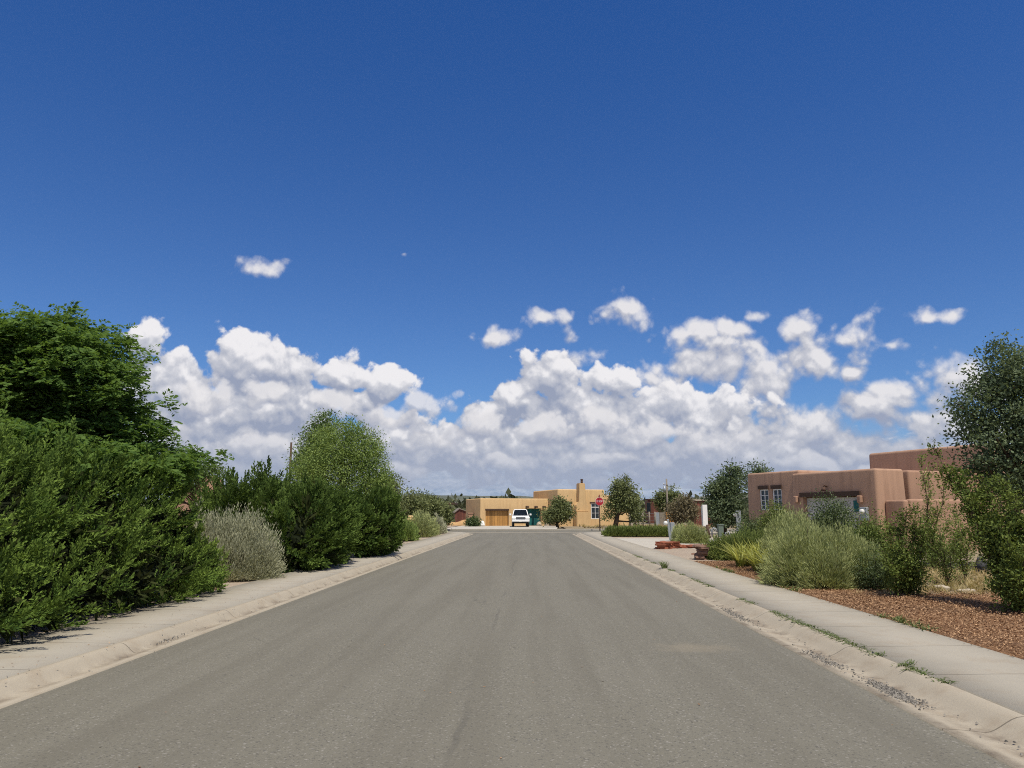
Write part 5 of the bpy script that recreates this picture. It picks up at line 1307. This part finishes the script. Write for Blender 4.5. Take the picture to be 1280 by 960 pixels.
def stone_bm(bm, c, s, r, flat=0.12):
    g = bmesh.ops.create_cube(bm, size=1.0)
    Mx = Matrix.Translation(c) @ Matrix.Rotation(r.uniform(-0.5, 0.5), 4, 'Z') @ Matrix.Rotation(r.normal(0, 0.06), 4, 'X') @ Matrix.Diagonal((*s, 1))
    for v in g['verts']: v.co += Vector(r.normal(0, 0.07, 3))
    bmesh.ops.transform(bm, matrix=Mx, verts=g['verts'])
    bmesh.ops.bevel(bm, geom=list({e for v in g['verts'] for e in v.link_edges}), offset=min(s) * flat, segments=2, affect='EDGES')
r = np.random.default_rng(9)
bm = bmesh.new()
a_, b_ = gp(826, 686, 0.1), gp(884, 685, 0.1)
for k in range(26):
    f = k / 25; q = a_.lerp(b_, f)
    for j in range(2 if f > 0.35 else 4):
        stone_bm(bm, (q.x + r.normal(0, .05), q.y + r.normal(0, 0.08), 0.13 + 0.075 * j), (r.uniform(0.22, 0.4), r.uniform(0.2, 0.32), 0.078), r)
tag(from_bm('stone_edging', bm, M['red_stone']), 'low edging of stacked red flagstones beside the driveway', 'stone edging')
bm = bmesh.new(); q = gp(877, 700, 0.1)
for j in range(7):
    for k in range(2): stone_bm(bm, (q.x + r.normal(0, .07) + 0.06 * k, q.y + r.normal(0, .06) + 0.3 * k, 0.13 + 0.068 * j), (r.uniform(0.22, 0.36), r.uniform(0.22, 0.34), 0.07), r)
tag(from_bm('stone_stack', bm, M['brown_stone']), 'small stack of brown flat stones at the edge of the right sidewalk', 'stones')
def rock(px, py, sx, sy, sz, mat, label, seed):
    r = np.random.default_rng(seed); q = gp(px, py, 0.1); bm = bmesh.new()
    g = bmesh.ops.create_icosphere(bm, subdivisions=3, radius=1.0); ph = r.uniform(0, 6, 4)
    for v in g['verts']:
        d = v.co.copy(); k = 1 + 0.14 * math.sin(d.x * 4 + ph[0]) * math.sin(d.y * 5 + ph[1]) + 0.10 * math.sin(d.z * 6 + ph[2])
        v.co = Vector((d.x * sx * k, d.y * sy * k, d.z * sz * k))
    o = from_bm('rock', bm, mat, None, smooth=True); o.location = (q.x, q.y, 0.1 + sz * 0.55); o.rotation_euler = (0, 0, r.uniform(0, 3))
    return tag(o, label, 'rock')
rock(1228, 716, 0.17, 0.15, 0.26, M['dark_stone'], 'dark upright boulder in the dry grass left of the arching shrub', 1)
rock(1177, 738, 0.17, 0.10, 0.07, M['pale_stone'], 'pale flat stone lying at the back edge of the mulch near the plum shrub', 2)
rock(1208, 741, 0.22, 0.07, 0.05, M['pale_stone'], 'long thin tan stone at the back edge of the mulch', 3)
rock(597, 657.2, 0.45, 0.35, 0.26, M['pale_stone'], 'pale boulder beside the dark shrub at the corner of the yellow garage', 4)
rock(603, 657.6, 0.28, 0.25, 0.36, M['white'], 'white upright stone at the left side of the golden garage door', 5)
rock(674, 657.0, 0.30, 0.3, 0.28, M['pale_stone'], 'round pale rock at the foot of the teal gate', 6)
rock(684, 657.0, 0.40, 0.3, 0.20, M['pale_stone'], 'flat pale rock between the teal gate and the bushy pinyon', 7)

# ------------------------------------------------------------------ loose stuff on the ground
def flakes(name, XY, z, L, W, mat, seed, tilt=0.5, lift=0.0):
    r = np.random.default_rng(seed); n = len(XY)
    a = r.uniform(0, 2 * math.pi, n)
    A = np.stack([np.cos(a), np.sin(a), r.normal(0, tilt * 0.5, n)], 1)
    Nm = nrm(np.array([0, 0, 1.0]) + tilt * rand_dir(r, n))
    P = np.concatenate([XY, np.full((n, 1), z) + r.uniform(0, lift, (n, 1))], 1)
    V, Fq = diamonds(P, A, Nm, L * r.uniform(0.5, 1.5, n), W * r.uniform(0.6, 1.5, n))
    o = np_mesh(name, V, Fq, mat, None, r.beta(1.4, 2.0, n)); o['kind'] = 'stuff'
    return o
r = np.random.default_rng(77)
n1 = scatter(56000, XWR + 0.03, XWR + 5.5, 5.5, 14.9, r); n2 = scatter(9000, XWR + 0.03, XWR + 1.75, 14.9, 24.4, r); n3 = np.concatenate([scatter(14000, XWR + 5.5, XWR + 13.9, 3, 14.9, r), scatter(16000, XWR + 0.03, XWR + 5.5, 0.5, 5.5, r)])
n4 = np.stack([r.uniform(XWR, XWR + 5.5, 900), 14.9 + np.abs(r.normal(0, 0.35, 900))], 1)
n5 = np.stack([XWR - np.abs(r.normal(0, 0.05, 420)), r.uniform(5, 24, 420)], 1)
flakes('wood_chips', np.concatenate([n1, n2, n3, n4, n5]), 0.122, 0.030, 0.014, M['chips'], 78, 0.8, 0.022)
# dry grass behind the mulch
def tufts(name, XY, z, mat, seed, n, h, w, arch, sc0=0.6, sc1=1.3):
    r = np.random.default_rng(seed)
    return blades(name, None, None, [(x, y, z, r.uniform(sc0, sc1)) for x, y in XY], mat, seed, n, h, w, arch, 3, None, 'stuff')
g1 = scatter(520, XWR + 1.6, XWR + 7, 15.0, 22, r)
tufts('dry_grass', g1, 0.08, M['dry_grass'], 79, 26, 0.20, 0.010, 0.8)
g2 = np.stack([r.uniform(XWR + 1, XWR + 6, 60), 14.6 + r.normal(0, 0.25, 60)], 1)
tufts('dry_grass', g2, 0.1, M['dry_grass'], 83, 16, 0.10, 0.008, 0.8)
g3 = scatter(260, XWR + 0.2, XWR + 30, 72.5 + 1, 88, r); g3 = g3[(g3[:, 1] > 75)]
tufts('yard_grass', g3, 0.06, M['dry_grass'], 84, 22, 0.35, 0.03, 0.8)
# weeds in the joint between kerb and walk
k = r.random(900); yy = 6.5 + 26 * k ** 1.25
dens = (np.sin(yy * 1.9) + np.sin(yy * 0.73 + 1) + np.sin(yy * 4.3)) > np.where((yy > 8.5) & (yy < 14), -0.9, 0.5)
yy = yy[dens]
tufts('joint_weeds', np.stack([XR + GR - 0.01 + r.normal(0, 0.022, len(yy)), yy], 1), 0.095, M['weed'], 85, 6, 0.032, 0.009, 1.5)
yy = r.uniform(6, 24, 120); yy = yy[np.sin(yy * 1.3) > 0.45]
tufts('edge_weeds', np.stack([XWR + np.abs(r.normal(0, 0.06, len(yy))), yy], 1), 0.11, M['weed'], 86, 16, 0.08, 0.014, 1.1)
w_ = gp(815, 707, 0.05)
tufts('edge_weeds', np.array([(XR + GR - 0.05, 21.5), (XR + GR - 0.03, 21.7)]), 0.09, M['weed'], 87, 24, 0.20, 0.022, 0.4)
g_ = gp(1130, 833, 0.1); tufts('edge_weeds', np.array([(g_.x + 0.05 * k, g_.y + 0.03 * k) for k in range(4)]), 0.11, M['weed'], 88, 7, 0.045, 0.009, 1.3)
# grit washed along the gutters
def grit(n, cx, cy, lx, ly, seed):
    r = np.random.default_rng(seed); return np.stack([cx + r.normal(0, lx, n), cy + r.normal(0, ly, n)], 1)
c1, c2, c3, c4 = gp(1118, 866, 0), gp(1030, 825, 0), gp(920, 770, 0), gp(205, 800, 0)
G = np.concatenate([grit(800, c1.x - .02, c1.y, 0.045, 0.22, 1), grit(260, c2.x - .02, c2.y, 0.05, 0.3, 2), grit(360, c3.x, c3.y, 0.05, 0.5, 3), grit(140, c4.x, c4.y, 0.06, 0.25, 4),
                    np.stack([XR + 0.26 + r.normal(0, 0.06, 160), r.uniform(4, 30, 160)], 1), np.stack([XL - 0.18 + r.normal(0, 0.06, 120), r.uniform(5, 30, 120)], 1)])
V = []; Fq = []; T = []
rr = np.random.default_rng(5)
tet = np.array([[-1, -1, -.6], [1, -1, -.6], [1, 1, -.6], [-1, 1, -.6], [-.5, -.6, .7], [.6, -.4, .8], [.5, .6, .6], [-.6, .5, .8]], float)
fc = np.array([[4, 5, 6, 7], [0, 1, 5, 4], [1, 2, 6, 5], [2, 3, 7, 6], [3, 0, 4, 7]])
sz = rr.uniform(0.003, 0.0085, len(G)); an = rr.uniform(0, 6.28, len(G))
VV = tet[None] * sz[:, None, None] * rr.uniform(0.7, 1.4, (len(G), 8, 3)); cA, sA = np.cos(an)[:, None], np.sin(an)[:, None]
VV = np.stack([VV[..., 0] * cA - VV[..., 1] * sA + G[:, None, 0], VV[..., 0] * sA + VV[..., 1] * cA + G[:, None, 1], VV[..., 2] + 0.008 + sz[:, None] * 0.5], -1)
FF = (fc[None] + 8 * np.arange(len(G))[:, None, None]).reshape(-1, 4)
o = np_mesh('gutter_gravel', VV.reshape(-1, 3), FF, M['grit'], None, np.repeat(rr.random(len(G)), 5)); o['kind'] = 'stuff'
# stray leaves on the road
flakes('fallen_leaves', np.stack([r.uniform(-4, 3, 90), r.uniform(4, 26, 90)], 1), 0.006, 0.03, 0.014, M['chips'], 90, 0.3)
flakes('fallen_leaves', np.stack([XL - 0.3 - np.abs(r.normal(0.3, 0.4, 500)), r.uniform(5, 30, 500)], 1), 0.112, 0.025, 0.012, M['chips'], 91, 0.3)

# ------------------------------------------------------------------ scrub woodland out to the hills
r = np.random.default_rng(200)
n = 2300
Y = 125 + 900 * r.random(n) ** 2.0; X = (r.uniform(-0.9, 1.05, n)) * Y
hgt = r.uniform(1.6, 4.6, n); wid = hgt * r.uniform(0.5, 0.9, n)
per = 34
d = rand_dir(r, n * per); d[:, 2] = np.abs(d[:, 2])
rad = r.uniform(0.5, 1.05, (n * per, 1))
P = np.repeat(np.stack([X, Y, np.full(n, -0.05)], 1), per, 0) + d * rad * np.repeat(np.stack([wid, wid, hgt], 1), per, 0)
sz = np.repeat(wid, per) * r.uniform(0.22, 0.55, n * per)
V, Fq = diamonds(P, nrm(d + 0.6 * rand_dir(r, n * per)), nrm(rand_dir(r, n * per) + d), sz, sz * 0.7)
o = np_mesh('distant_woodland', V, Fq, M['scrub'], None, np.clip(np.repeat(r.normal(0.4, 0.2, n), per) + r.normal(0, 0.15, n * per), 0, 1)); o['kind'] = 'stuff'

# repeats of a kind belong together
kinds = {}
for o in sc.objects:
    if o.parent is None and 'label' in o and 'group' not in o: kinds.setdefault(o.name.split('.')[0], []).append(o)
GROUPS = {'adobe_house': 'adobe houses of the neighbourhood', 'rabbitbrush': 'rabbitbrush shrubs along the verges', 'juniper_shrub': 'junipers along the left sidewalk', 'pinyon_tree': 'pinyon trees',
          'locust_tree': 'locust trees behind the hedge', 'round_tree': 'round trees', 'cottonwood_tree': 'broad-leaved trees on the right', 'shrub': 'shrubs before the houses', 'thin_shrub': 'thin shrubs in the dry grass',
          'utility_pole': 'wooden poles', 'lamp_post': 'grey lamp posts by the driveway', 'rock': 'loose rocks', 'brown_house': 'brown houses in the distance'}
for k, os_ in kinds.items():
    if len(os_) > 1 and k in GROUPS:
        for o in os_: o['group'] = GROUPS[k]
